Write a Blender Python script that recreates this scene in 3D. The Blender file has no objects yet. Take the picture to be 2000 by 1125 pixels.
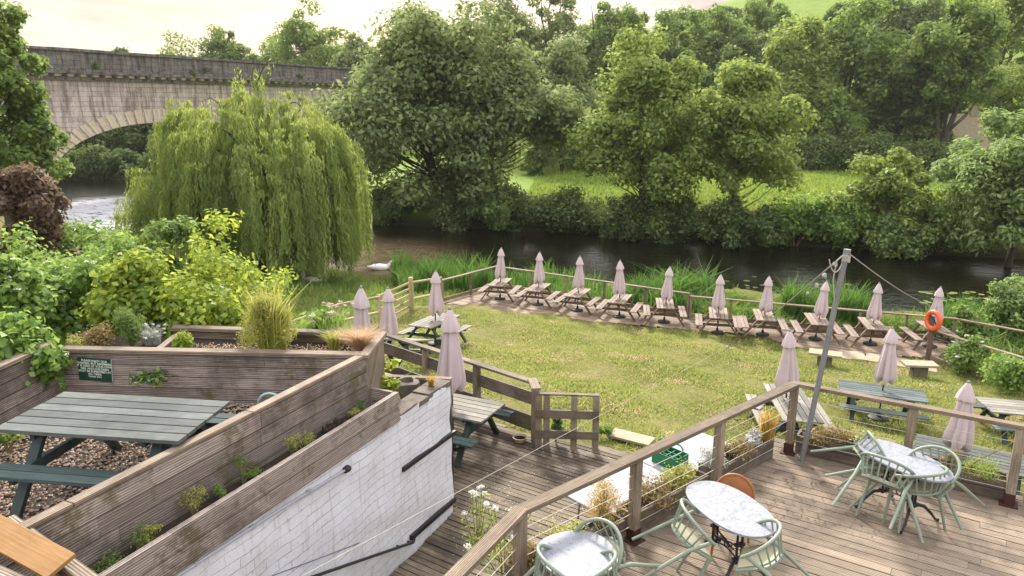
import bpy, math, random
import numpy as np
from math import radians as R, sin, cos, pi, sqrt, atan2
from mathutils import Vector as V, Matrix

random.seed(7)
rng = np.random.default_rng(11)
sc = bpy.context.scene
col = sc.collection
F, TH, H = 1445.0, R(14), 8.1          # focal length in photo pixels, camera pitch, eye height over the riverside deck
CT, ST = cos(TH), sin(TH)
WATER, LD, TD, GR, CAP = -1.3, 2.25, 3.2, 4.43, 5.1   # water, lower deck, terrace, gravel yard, planter caps

# ---------------------------------------------------------------- survey helpers (photo pixel -> real point)
def ray(px, py):
    u, v = (px - 1000) / F, (py - 562.5) / F
    return V((u, CT - v * ST, -ST - v * CT))
def at(px, py, z):
    d = ray(px, py); return V((0, 0, H)) + d * ((z - H) / d.z)
def aty(px, py, y):
    d = ray(px, py); return V((0, 0, H)) + d * (y / d.y)
def wallpt(px, py, P, Q):
    d = ray(px, py); n = V((-(Q[1] - P[1]), Q[0] - P[0]))
    t = (n.x * P[0] + n.y * P[1]) / (n.x * d.x + n.y * d.y)
    return V((0, 0, H)) + d * t

# ---------------------------------------------------------------- ground shape
CTRL = np.array([(-3, 15.5, 1.9), (.5, 12.2, 2.17), (2.5, 11.3, 2.17), (6, 15.3, 1.05), (9.4, 17.4, .45), (13, 16, .35), (8, 12, 1.4),
    (12, 9, 1.3), (-2.5, 20.5, 1.05), (-3.8, 26.5, .5), (-2, 29.8, .02), (4.7, 27.1, -.04), (9, 24.8, -.04), (13.7, 23.4, -.04),
    (3.4, 19.5, .95), (-8, 22, 1.0), (-10, 30, .2), (-8, 37, -.7), (-15, 20, 1.5), (-14, 35, 0), (-25, 45, -.3), (-25, 25, 1.0),
    (-5, 12, 2), (-10, 12, 2), (0, 5, 1.4), (10, 3, 1.4), (25, 15, .2), (20, 25, -.3), (-3, 35, -.6), (5, 33, -.6), (15, 29, -.6),
    (0, 30.5, -.06), (5, 30, -.15), (10, 28, -.15), (15, 26, -.15), (17, 21, -.05), (-1.5, 9, 1.6), (2, 8, 1.6), (1.2, 15, 1.75), (0, 24, .5), (6, 22, .35), (-30, 5, 1.5), (30, 0, 1.2)])
RIV = [(120, -10), (70, 20), (45, 32), (24, 38.5), (8, 45), (-8, 49), (-20, 53), (-30, 64), (-38, 79), (-48, 88), (-75, 98), (-110, 150)]
def sstep(a, b, x):
    t = np.clip((x - a) / (b - a), 0, 1); return t * t * (3 - 2 * t)
def rivdist(x, y):
    d = np.full(np.shape(x), 1e9)
    for (ax, ay), (bx, by) in zip(RIV[:-1], RIV[1:]):
        ux, uy = bx - ax, by - ay
        t = np.clip(((x - ax) * ux + (y - ay) * uy) / (ux * ux + uy * uy), 0, 1)
        d = np.minimum(d, np.hypot(x - ax - t * ux, y - ay - t * uy))
    return d
def rivside(x, y):      # 1 on the far side of the river
    xs = np.array([p[0] for p in RIV[::-1]]); ys = np.array([p[1] for p in RIV[::-1]])
    return (y > np.interp(x, xs, ys)).astype(float)
def gz(x, y):
    x = np.asarray(x, float); y = np.asarray(y, float)
    num = np.zeros_like(x); den = np.zeros_like(x)
    for cx, cy, cz in CTRL:
        w = 1 / (((x - cx) ** 2 + (y - cy) ** 2) ** 1.6 + .3)
        num += w * cz; den += w
    near = num / den
    amp = sstep(-25, 95, x)
    hill = np.clip(y - 96, 0, 130) * .34 * amp
    far = .75 + hill + .25 * np.sin(x * .13 + y * .07) * sstep(50, 70, y)
    land = np.where(rivside(x, y) > .5, far, near)
    d = rivdist(x, y)
    half = 8.6
    k = sstep(half - 1.2, half + 1.6, d)
    return land * k + (-2.6) * (1 - k)
def gzf(x, y): return float(gz(np.array([x]), np.array([y]))[0])
def G(px, py):
    d = ray(px, py); t = 4.0
    while t < 400:
        p = V((0, 0, H)) + d * t
        if p.z < gzf(p.x, p.y): return p
        t += .1 if t < 60 else .5
    return p

# ---------------------------------------------------------------- materials
MATS = {}
class NT:
    def __init__(s, name):
        s.m = bpy.data.materials.new(name); s.m.use_nodes = True
        s.t = s.m.node_tree; s.t.nodes.clear()
        s.out = s.n('ShaderNodeOutputMaterial')
    def n(s, typ, **kw):
        nd = s.t.nodes.new(typ)
        for k, v in kw.items():
            if k.startswith('i_'):
                key = k[2:]; key = int(key) if key.isdigit() else key.replace('_', ' ')
                nd.inputs[key].default_value = v
            else: setattr(nd, k, v)
        return nd
    def l(s, a, b): s.t.links.new(a, b)
    def math(s, op, a, b=None, c=None):
        nd = s.n('ShaderNodeMath', operation=op)
        for i, x in enumerate((a, b, c)):
            if x is None: continue
            if isinstance(x, (int, float)): nd.inputs[i].default_value = x
            else: s.l(x, nd.inputs[i])
        return nd.outputs[0]
    def mix(s, fac, a, b, mode='MIX'):
        nd = s.n('ShaderNodeMix', data_type='RGBA', blend_type=mode)
        for sock, x in ((nd.inputs[0], fac), (nd.inputs[6], a), (nd.inputs[7], b)):
            if isinstance(x, (int, float)): sock.default_value = x
            elif isinstance(x, tuple): sock.default_value = (*x[:3], 1)
            else: s.l(x, sock)
        return nd.outputs[2]
    def ramp(s, fac, stops):
        nd = s.n('ShaderNodeValToRGB'); cr = nd.color_ramp
        while len(cr.elements) < len(stops): cr.elements.new(.5)
        for e, (p, c) in zip(cr.elements, stops):
            e.position = p; e.color = (*c, 1) if isinstance(c, tuple) else (c, c, c, 1)
        s.l(fac, nd.inputs[0]); return nd.outputs[0]
    def noise(s, vec, scale, detail=4, rough=.6, dist=0):
        nd = s.n('ShaderNodeTexNoise', i_Scale=scale, i_Detail=detail, i_Roughness=rough, i_Distortion=dist)
        if vec is not None: s.l(vec, nd.inputs['Vector'])
        return nd.outputs[0]
    def scalev(s, vec, sx, sy, sz=1):
        nd = s.n('ShaderNodeMapping'); nd.inputs['Scale'].default_value = (sx, sy, sz); s.l(vec, nd.inputs['Vector']); return nd.outputs[0]
    def bump(s, h, strength=.4, dist=.01):
        nd = s.n('ShaderNodeBump', i_Strength=strength, i_Distance=dist); s.l(h, nd.inputs['Height']); return nd.outputs[0]
    def obj(s): return s.n('ShaderNodeNewGeometry').outputs['Position']
    def loc(s): return s.n('ShaderNodeTexCoord').outputs['Object']
    def uv(s): return s.n('ShaderNodeTexCoord').outputs['UV']
    def rnd(s): return s.n('ShaderNodeAttribute', attribute_name='rnd').outputs['Fac']
    def bsdf(s, color, rough=.7, normal=None, **kw):
        b = s.n('ShaderNodeBsdfPrincipled')
        for k, v in kw.items(): b.inputs[k.replace('_', ' ')].default_value = v
        if isinstance(color, tuple): b.inputs['Base Color'].default_value = (*color, 1)
        else: s.l(color, b.inputs['Base Color'])
        if isinstance(rough, (int, float)): b.inputs['Roughness'].default_value = rough
        else: s.l(rough, b.inputs['Roughness'])
        if normal is not None: s.l(normal, b.inputs['Normal'])
        s.l(b.outputs[0], s.out.inputs[0]); return b

def wood(name, light, dark, groove=0, stain=(.02, .018, .012), stain_amt=.45, moss=None, rough=.8, sscale=1.1):
    t = NT(name); uv = t.uv(); r = t.rnd()
    g = t.noise(t.scalev(uv, 1.2, 30), 2.2, 7, .7, .5)
    g2 = t.noise(t.scalev(uv, .6, 9), 1.7, 4)
    c = t.mix(t.ramp(g, [(.36, 0.), (.62, 1.)]), dark, light)
    c = t.mix(t.math('MULTIPLY', g2, .5), c, tuple(x * .6 for x in light))
    br = t.math('ADD', t.math('MULTIPLY', r, .55), .72)
    hsv = t.n('ShaderNodeHueSaturation'); t.l(c, hsv.inputs['Color']); t.l(br, hsv.inputs['Value']); c = hsv.outputs[0]
    st = t.noise(t.obj(), sscale, 7, .72)
    sm = t.math('MULTIPLY', t.ramp(st, [(.47, 0.), (.6, stain_amt)]), t.ramp(g2, [(.3, 1.), (.8, .55)]))
    c = t.mix(sm, c, stain)
    if moss:
        mm = t.ramp(t.noise(t.obj(), 1.9, 6, .75), [(.54, 0.), (.62, .75)])
        c = t.mix(mm, c, moss)
    h = g
    if groove:
        sep = t.n('ShaderNodeSeparateXYZ'); t.l(uv, sep.inputs[0])
        w = t.math('SINE', t.math('MULTIPLY', sep.outputs[1], groove * 2 * pi))
        h = t.math('ADD', t.math('MULTIPLY', w, .8), t.math('MULTIPLY', g, .7))
        c = t.mix(t.ramp(w, [(.0, .55), (.4, 0.)]), c, tuple(x * .45 for x in dark))
    # knots
    vo = t.n('ShaderNodeTexVoronoi', i_Scale=1.0); t.l(t.scalev(uv, 1.3, 5), vo.inputs['Vector'])
    c = t.mix(t.ramp(vo.outputs['Distance'], [(.03, .55), (.09, 0.)]), c, tuple(x * .4 for x in dark))
    t.bsdf(c, rough, t.bump(h, .5, .006), Specular_IOR_Level=.25)
    return t.m

def plain(name, c, rough=.6, var=.25, scale=6, metal=0, bump=.15, spec=.4):
    t = NT(name); n = t.noise(t.loc(), scale, 6, .65)
    cc = t.mix(t.ramp(n, [(.3, 0.), (.75, 1.)]), tuple(x * (1 - var) for x in c), tuple(min(1, x * (1 + var * .5)) for x in c))
    t.bsdf(cc, rough, t.bump(n, bump, .005), Metallic=metal, Specular_IOR_Level=spec)
    return t.m

def leafmat(name, c0, c1, c2, trans=.45, tcol=None, nscale=.35):
    t = NT(name); r = t.rnd()
    n = t.noise(t.obj(), nscale, 3)
    f = t.math('ADD', t.math('MULTIPLY', r, .8), t.math('MULTIPLY', t.math('SUBTRACT', n, .36), .75))
    c = t.ramp(f, [(.08, c0), (.5, c1), (.95, c2)])
    d = t.n('ShaderNodeBsdfDiffuse'); t.l(c, d.inputs[0])
    tr = t.n('ShaderNodeBsdfTranslucent')
    t.l(t.mix(.75, c, tcol or tuple(min(1, x * 1.5) for x in c2)), tr.inputs[0])
    gl = t.n('ShaderNodeBsdfGlossy', i_Roughness=.5); gl.inputs[0].default_value = (.5, .55, .5, 1)
    m1 = t.n('ShaderNodeMixShader', i_0=trans); t.l(d.outputs[0], m1.inputs[1]); t.l(tr.outputs[0], m1.inputs[2])
    m2 = t.n('ShaderNodeMixShader', i_0=.05); t.l(m1.outputs[0], m2.inputs[1]); t.l(gl.outputs[0], m2.inputs[2])
    t.l(m2.outputs[0], t.out.inputs[0])
    return t.m

M = {}
M['deck_terrace'] = wood('terrace boards', (.45, .355, .265), (.175, .135, .10), groove=34, stain=(.045, .036, .03), stain_amt=.55)
M['deck_lower'] = wood('lower deck boards', (.25, .195, .14), (.06, .046, .034), groove=0, stain=(.02, .016, .013), stain_amt=.75, sscale=.8)
M['deck_river'] = wood('riverside boards', (.32, .235, .175), (.20, .145, .105), stain=(.12, .085, .06), stain_amt=.5)
M['grey_wood'] = wood('weathered planter boards', (.53, .45, .40), (.165, .13, .112), groove=42, stain=(.03, .023, .018), stain_amt=.75, moss=(.10, .09, .025))
M['grey_plain'] = wood('weathered smooth boards', (.46, .39, .36), (.2, .16, .145), stain=(.06, .045, .035), stain_amt=.5)
M['cap_wood'] = wood('weathered caps', (.45, .36, .275), (.19, .145, .108), groove=45, stain=(.05, .038, .028), stain_amt=.55)
M['rail_wood'] = wood('terrace rail wood', (.40, .315, .225), (.145, .105, .074), groove=52, stain=(.04, .03, .022), stain_amt=.5)
M['post_wood'] = wood('terrace posts', (.37, .30, .22), (.13, .10, .075), stain=(.035, .026, .02), stain_amt=.5)
M['fence_dark'] = wood('dark fence boards', (.23, .185, .15), (.085, .066, .053), stain=(.03, .023, .018), stain_amt=.6, moss=(.13, .12, .05))
M['fence_pale'] = wood('riverside rail', (.30, .23, .16), (.15, .112, .076), stain=(.07, .05, .035), stain_amt=.45)
M['pole_wood'] = wood('round rails', (.50, .40, .24), (.33, .25, .14), stain=(.15, .11, .06), stain_amt=.35)
M['brown_wood'] = wood('brown picnic frame', (.20, .13, .095), (.095, .06, .045), stain=(.05, .032, .025), stain_amt=.4)
M['brown_top'] = wood('brown picnic tops', (.31, .24, .20), (.15, .112, .095), stain=(.075, .055, .045), stain_amt=.4)
M['green_top'] = wood('worn green tops', (.14, .15, .14), (.055, .066, .065), stain=(.028, .037, .036), stain_amt=.55)
M['pale_top'] = wood('pale grey tops', (.30, .28, .245), (.155, .145, .125), stain=(.09, .082, .07), stain_amt=.45)
M['dark_top'] = wood('dark green tops', (.15, .18, .18), (.055, .075, .076), stain=(.03, .04, .04), stain_amt=.5)
M['green_paint'] = plain('dark green paint', (.028, .050, .048), .55, .4, 8)
M['green_bench'] = wood('worn green benches', (.085, .125, .12), (.035, .055, .055), stain=(.022, .034, .034), stain_amt=.5)
M['new_wood'] = wood('fresh sawn plank', (.40, .225, .085), (.28, .145, .05), stain=(.2, .1, .035), stain_amt=.4, rough=.5)
M['soil'] = plain('soil', (.035, .024, .016), .95, .6, 22, bump=.9)
M['sage'] = plain('sage green plastic', (.215, .262, .20), .42, .12, 5, bump=.03)
M['cream'] = plain('cream seat pad', (.40, .375, .26), .7, .15, 9)
M['iron'] = plain('black cast iron', (.012, .012, .014), .45, .3, 14, spec=.5)
M['steel'] = plain('galvanised steel', (.27, .28, .29), .5, .25, 4, metal=.55)
M['wire'] = plain('steel wire', (.50, .48, .42), .4, .2, 4, metal=.3)
M['rope'] = plain('grey rope', (.42, .40, .36), .9, .3, 30)
M['rust'] = plain('rusty red metal', (.060, .018, .014), .75, .5, 14)
M['ring'] = plain('orange ring', (.72, .12, .04), .45, .15, 5)
M['white_plastic'] = plain('white plastic', (.33, .34, .38), .55, .06, 3, bump=.02, spec=.06)
M['crate_green'] = plain('green crate', (.008, .15, .05), .4, .15, 3, bump=.02)
M['terracotta'] = plain('tan chair', (.34, .135, .05), .5, .25, 10)
M['stone_pale'] = plain('pale paving stone', (.34, .28, .19), .8, .3, 5, bump=.3)
M['stone_dark'] = plain('dark stone', (.15, .125, .10), .9, .5, 6, bump=.6)
M['sign_green'] = plain('green sign', (.012, .055, .032), .4, .35, 7)
M['sign_text'] = plain('sign lettering', (.62, .68, .62), .6, .1, 8)
M['black_paint'] = plain('black paint', (.02, .016, .018), .5, .4, 10)
M['rubber'] = plain('black base', (.02, .02, .022), .6, .3, 8)
M['swan'] = plain('white feathers', (.85, .84, .80), .8, .08, 12)
M['beak'] = plain('orange beak', (.6, .2, .05), .5, .1)
M['ceramic'] = plain('beige bowl', (.45, .36, .22), .5, .25, 10)
M['hose'] = plain('pale green hose', (.22, .36, .32), .5, .2, 8)
M['wall_house'] = plain('house stone', (.30, .26, .19), .9, .3, 3)
M['roof_tile'] = plain('house roof', (.28, .23, .15), .9, .3, 3)
M['bark'] = wood('bark', (.105, .085, .065), (.035, .028, .022), stain=(.03, .04, .02), stain_amt=.4)
M['bark_pale'] = wood('pale bark', (.27, .22, .16), (.10, .08, .06), stain=(.06, .06, .03), stain_amt=.4)
M['twig'] = plain('twigs', (.20, .17, .08), .8, .3)

def mk_fabric():
    t = NT('mauve parasol cloth'); n = t.noise(t.loc(), 5, 5)
    n2 = t.noise(t.loc(), 160, 2)
    c = t.mix(n, (.46, .365, .385), (.60, .50, .515))
    d = t.bsdf(c, .9, t.bump(n2, .15, .002), Specular_IOR_Level=.1)
    d.inputs['Sheen Weight'].default_value = .2
    return t.m
M['fabric'] = mk_fabric()
def mk_marble():
    t = NT('white marble'); p = t.loc()
    n = t.noise(p, 2.5, 6, .6, 1.2)
    w = t.n('ShaderNodeTexWave', i_Scale=1.1, i_Distortion=16, i_Detail=5, i_Detail_Scale=1.6); t.l(p, w.inputs['Vector'])
    vein = t.ramp(w.outputs['Fac'], [(.0, .3), (.05, 0.)])
    fine = t.ramp(t.noise(p, 16, 8, .75, 1.5), [(.5, 0.), (.66, .85)])
    c = t.mix(vein, (.29, .30, .335), (.085, .092, .11))
    c = t.mix(fine, c, (.13, .14, .165))
    c = t.mix(t.math('MULTIPLY', n, .3), c, (.23, .245, .285))
    t.bsdf(c, .45, None, Specular_IOR_Level=.08); return t.m
M['marble'] = mk_marble()
def mk_whitewall():
    t = NT('white painted masonry'); uv = t.uv()
    nd = t.noise(uv, 1.3, 4)
    wv = t.n('ShaderNodeVectorMath', operation='ADD'); sc_ = t.n('ShaderNodeVectorMath', operation='SCALE', i_Scale=.06)
    cn = t.n('ShaderNodeTexNoise', i_Scale=1.6, i_Detail=3); t.l(uv, cn.inputs['Vector']); t.l(cn.outputs['Color'], sc_.inputs[0]); t.l(uv, wv.inputs[0]); t.l(sc_.outputs[0], wv.inputs[1])
    b = t.n('ShaderNodeTexBrick', i_Scale=1.0, i_Mortar_Size=.004, i_Brick_Width=.34, i_Row_Height=.10, i_Mortar_Smooth=.7); t.l(wv.outputs[0], b.inputs['Vector'])
    fine = t.noise(uv, 14, 7, .75)
    coarse = t.noise(uv, 3.0, 6, .7)
    c = t.mix(t.ramp(coarse, [(.35, 0.), (.75, .55)]), (.68, .69, .75), (.52, .52, .55))
    chips = t.ramp(t.noise(uv, 15, 9, .8), [(.58, 0.), (.66, .75)])
    c = t.mix(chips, c, (.20, .165, .145))
    # green-brown grime along joints
    jm = t.math('MULTIPLY', b.outputs['Fac'], t.ramp(t.noise(uv, 1.7, 5, .7), [(.47, .0), (.6, .85)]))
    c = t.mix(jm, c, (.27, .23, .195))
    c = t.mix(t.ramp(t.noise(uv, 42, 5, .7), [(.62, 0.), (.68, .7)]), c, (.22, .18, .16))
    drip = t.ramp(t.noise(t.scalev(uv, 6, .7), 2.2, 6, .7), [(.53, 0.), (.68, .5)])
    c = t.mix(drip, c, (.40, .35, .31))
    h = t.math('ADD', t.math('MULTIPLY', b.outputs['Fac'], -1.), t.math('ADD', t.math('MULTIPLY', fine, .5), t.math('MULTIPLY', coarse, 1.2)))
    t.bsdf(c, .75, t.bump(h, .7, .016), Specular_IOR_Level=.2); return t.m
M['white_wall'] = mk_whitewall()
def mk_ashlar(name, tones, dirt, bw=1.0, bh=.42, streak=.75):
    t = NT(name); uv = t.uv()
    b = t.n('ShaderNodeTexBrick', i_Scale=1.0, i_Mortar_Size=.014, i_Brick_Width=bw, i_Row_Height=bh, i_Bias=-.1, offset=.37, offset_frequency=3, squash=1.5, squash_frequency=3); t.l(uv, b.inputs['Vector'])
    b.inputs['Color1'].default_value = (*tones[0], 1); b.inputs['Color2'].default_value = (*tones[1], 1); b.inputs['Mortar'].default_value = (*dirt, 1)
    n = t.noise(uv, .9, 7, .7)
    c = t.mix(t.ramp(n, [(.45, 0.), (.65, .55)]), b.outputs['Color'], tones[2])
    dr = t.ramp(t.noise(t.scalev(uv, 1.8, .2), 1.0, 7, .75), [(.46, 0.), (.6, streak)])
    c = t.mix(dr, c, dirt)
    c = t.mix(t.ramp(t.noise(uv, 4, 6, .75), [(.5, 0.), (.75, .5)]), c, dirt)
    h = t.math('SUBTRACT', n, b.outputs['Fac'])
    t.bsdf(c, .9, t.bump(h, .6, .05), Specular_IOR_Level=.15); return t.m
M['ashlar'] = mk_ashlar('bridge ashlar', [(.53, .45, .395), (.39, .32, .29), (.57, .535, .49)], (.13, .10, .085), 1.35, .46)
M['parapet'] = mk_ashlar('sooty parapet stone', [(.19, .172, .16), (.135, .122, .115), (.30, .265, .235)], (.035, .03, .028), 1.4, .45)
M['ring_stone'] = mk_ashlar('arch ring stone', [(.60, .49, .36), (.50, .41, .30), (.58, .52, .41)], (.17, .13, .10), 3, 3, .4)
def mk_ground():
    t = NT('grassy ground'); p = t.obj()
    sep = t.n('ShaderNodeSeparateXYZ'); t.l(p, sep.inputs[0])
    n1 = t.noise(p, .55, 6, .65); n2 = t.noise(p, 6, 6, .7); n3 = t.noise(p, .12, 3)
    lawn = t.ramp(n1, [(.3, (.07, .085, .02)), (.5, (.12, .115, .035)), (.68, (.18, .145, .07))])
    lawn = t.mix(t.ramp(n2, [(.4, 0.), (.7, .7)]), lawn, (.23, .22, .075))
    bare = t.ramp(t.noise(p, 1.5, 7, .75), [(.64, 0.), (.72, .75)])
    lawn = t.mix(bare, lawn, (.17, .125, .075))
    mead = t.ramp(n1, [(.3, (.12, .19, .025)), (.55, (.17, .245, .037)), (.75, (.23, .28, .06))])
    mead = t.mix(t.ramp(n2, [(.45, 0.), (.8, .5)]), mead, (.10, .16, .03))
    far = t.ramp(sep.outputs[1], [(.0, 0.), (1., 1.)])
    fm = t.n('ShaderNodeMapRange', i_1=52., i_2=58.); t.l(sep.outputs[1], fm.inputs[0])
    c = t.mix(fm.outputs[0], lawn, mead)
    rm = t.n('ShaderNodeMapRange', i_1=-.35, i_2=-1.0); t.l(sep.outputs[2], rm.inputs[0])
    c = t.mix(rm.outputs[0], c, (.035, .038, .016))
    t.bsdf(c, .95, t.bump(t.math('ADD', n2, n1), .8, .06), Specular_IOR_Level=.1); return t.m
M['ground'] = mk_ground()
def mk_water():
    t = NT('river water'); p = t.obj()
    a = t.noise(t.scalev(p, 1.0, 1.7), 1.1, 4, .55, .6); b = t.noise(t.scalev(p, 1.4, 3.0), 3.2, 3)
    h = t.math('ADD', a, t.math('MULTIPLY', b, .35))
    sep = t.n('ShaderNodeSeparateXYZ'); t.l(p, sep.inputs[0])
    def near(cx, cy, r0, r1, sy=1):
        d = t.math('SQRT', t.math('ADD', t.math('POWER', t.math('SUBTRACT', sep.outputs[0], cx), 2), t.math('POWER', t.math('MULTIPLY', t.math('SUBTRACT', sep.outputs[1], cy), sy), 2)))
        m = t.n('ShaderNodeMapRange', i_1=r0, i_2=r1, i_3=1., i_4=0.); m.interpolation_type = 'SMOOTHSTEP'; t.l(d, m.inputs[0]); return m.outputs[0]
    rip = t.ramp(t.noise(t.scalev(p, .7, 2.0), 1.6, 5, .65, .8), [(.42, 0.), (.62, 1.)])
    brown_patch = t.math('MULTIPLY', near(-9.5, 45.5, 2.5, 8.5), t.math('ADD', t.math('MULTIPLY', rip, .6), .4))  # brown rippled patch in the water colour beside the willow
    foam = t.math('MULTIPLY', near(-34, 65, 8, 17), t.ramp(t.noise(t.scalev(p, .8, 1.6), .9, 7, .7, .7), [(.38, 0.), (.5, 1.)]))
    c = t.mix(brown_patch, (.006, .005, .0025), (.25, .17, .10))
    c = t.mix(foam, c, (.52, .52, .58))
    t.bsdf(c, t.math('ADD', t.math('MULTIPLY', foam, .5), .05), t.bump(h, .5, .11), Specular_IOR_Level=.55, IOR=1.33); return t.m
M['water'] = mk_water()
M['gravel'] = None
def mk_gravel():
    t = NT('river gravel'); r = t.rnd()
    c = t.ramp(r, [(.0, (.12, .08, .055)), (.3, (.32, .20, .12)), (.6, (.42, .31, .22)), (.85, (.24, .19, .17)), (1., (.62, .53, .45))])
    t.bsdf(c, .7); return t.m
M['gravel'] = mk_gravel()

LM = {}
LM['willow'] = leafmat('willow leaves', (.04, .075, .012), (.145, .21, .034), (.36, .41, .10), .45)
LM['grey'] = leafmat('grey-green leaves', (.055, .09, .03), (.14, .19, .06), (.29, .34, .12), .42)
LM['light'] = leafmat('fresh green leaves', (.06, .11, .02), (.165, .245, .045), (.35, .42, .10), .42)
LM['mid'] = leafmat('mid green leaves', (.04, .08, .018), (.12, .20, .037), (.25, .34, .075), .42)
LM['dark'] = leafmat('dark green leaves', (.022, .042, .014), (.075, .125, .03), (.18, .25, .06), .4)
LM['pale'] = leafmat('pale ash leaves', (.06, .115, .03), (.15, .235, .06), (.30, .39, .13), .45)
LM['bronze'] = leafmat('bronze leaves', (.045, .022, .02), (.11, .062, .045), (.22, .15, .09), .4)
LM['lime'] = leafmat('lime leaves', (.075, .14, .01), (.19, .29, .022), (.40, .45, .07), .5, nscale=1.2)
LM['bramble'] = leafmat('bramble leaves', (.04, .09, .018), (.12, .23, .035), (.30, .41, .09), .45, nscale=1.0)
LM['olive'] = leafmat('olive herb leaves', (.16, .19, .03), (.32, .34, .06), (.52, .50, .14), .4, nscale=1.5)
LM['gold'] = leafmat('golden seed heads', (.30, .20, .04), (.45, .31, .07), (.60, .43, .12), .4, nscale=2)
LM['straw'] = leafmat('straw grass', (.42, .28, .15), (.55, .38, .23), (.68, .50, .34), .4, nscale=2)
LM['silver'] = leafmat('silver leaves', (.26, .28, .25), (.40, .41, .37), (.55, .55, .50), .3, nscale=2)
LM['rustleaf'] = leafmat('rusty leaves', (.13, .085, .033), (.22, .155, .055), (.36, .27, .11), .3, nscale=2)
LM['white'] = leafmat('white petals', (.62, .62, .56), (.74, .74, .68), (.85, .85, .80), .3)
LM['cream'] = leafmat('cream umbels', (.40, .40, .20), (.52, .52, .28), (.64, .63, .38), .3)
LM['pink'] = leafmat('pink petals', (.45, .28, .30), (.58, .38, .42), (.68, .52, .52), .3)
LM['yellow'] = leafmat('yellow petals', (.55, .36, .02), (.70, .48, .03), (.80, .60, .06), .3)
LM['reed'] = leafmat('reed blades', (.02, .06, .01), (.05, .125, .018), (.13, .24, .04), .45, nscale=.8)
LM['lawn'] = leafmat('lawn grass', (.035, .09, .01), (.135, .225, .028), (.38, .38, .12), .4, nscale=.55)
LM['rough'] = leafmat('bank grass', (.045, .10, .013), (.11, .20, .025), (.22, .31, .06), .4, nscale=.5)
LM['meadow'] = leafmat('meadow grass', (.09, .17, .018), (.155, .245, .03), (.25, .31, .06), .4, nscale=.2)
LM['lily'] = leafmat('lily pads', (.09, .14, .04), (.15, .20, .06), (.24, .26, .09), .2)

# ---------------------------------------------------------------- object helpers
def tag(o, label=None, cat=None, group=None, kind=None):
    if label: o['label'] = label
    if cat: o['category'] = cat
    if group: o['group'] = group
    if kind: o['kind'] = kind
    return o
def thing(name, label, cat, loc=(0, 0, 0), rz=0, group=None):
    o = bpy.data.objects.new(name, None); o.empty_display_size = .2; col.objects.link(o)
    o.location = loc; o.rotation_euler = (0, 0, rz)
    return tag(o, label, cat, group)
def link(name, me, mat, parent=None, shift=None):
    o = bpy.data.objects.new(name, me); col.objects.link(o)
    if mat: me.materials.append(mat)
    if parent is not None: o.parent = parent
    if shift is not None: o.location = shift
    return o
def copy_tree(o, parent=None):
    c = o.copy(); col.objects.link(c)
    if parent is not None: c.parent = parent
    for ch in list(o.children): copy_tree(ch, c)
    return c

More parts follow.
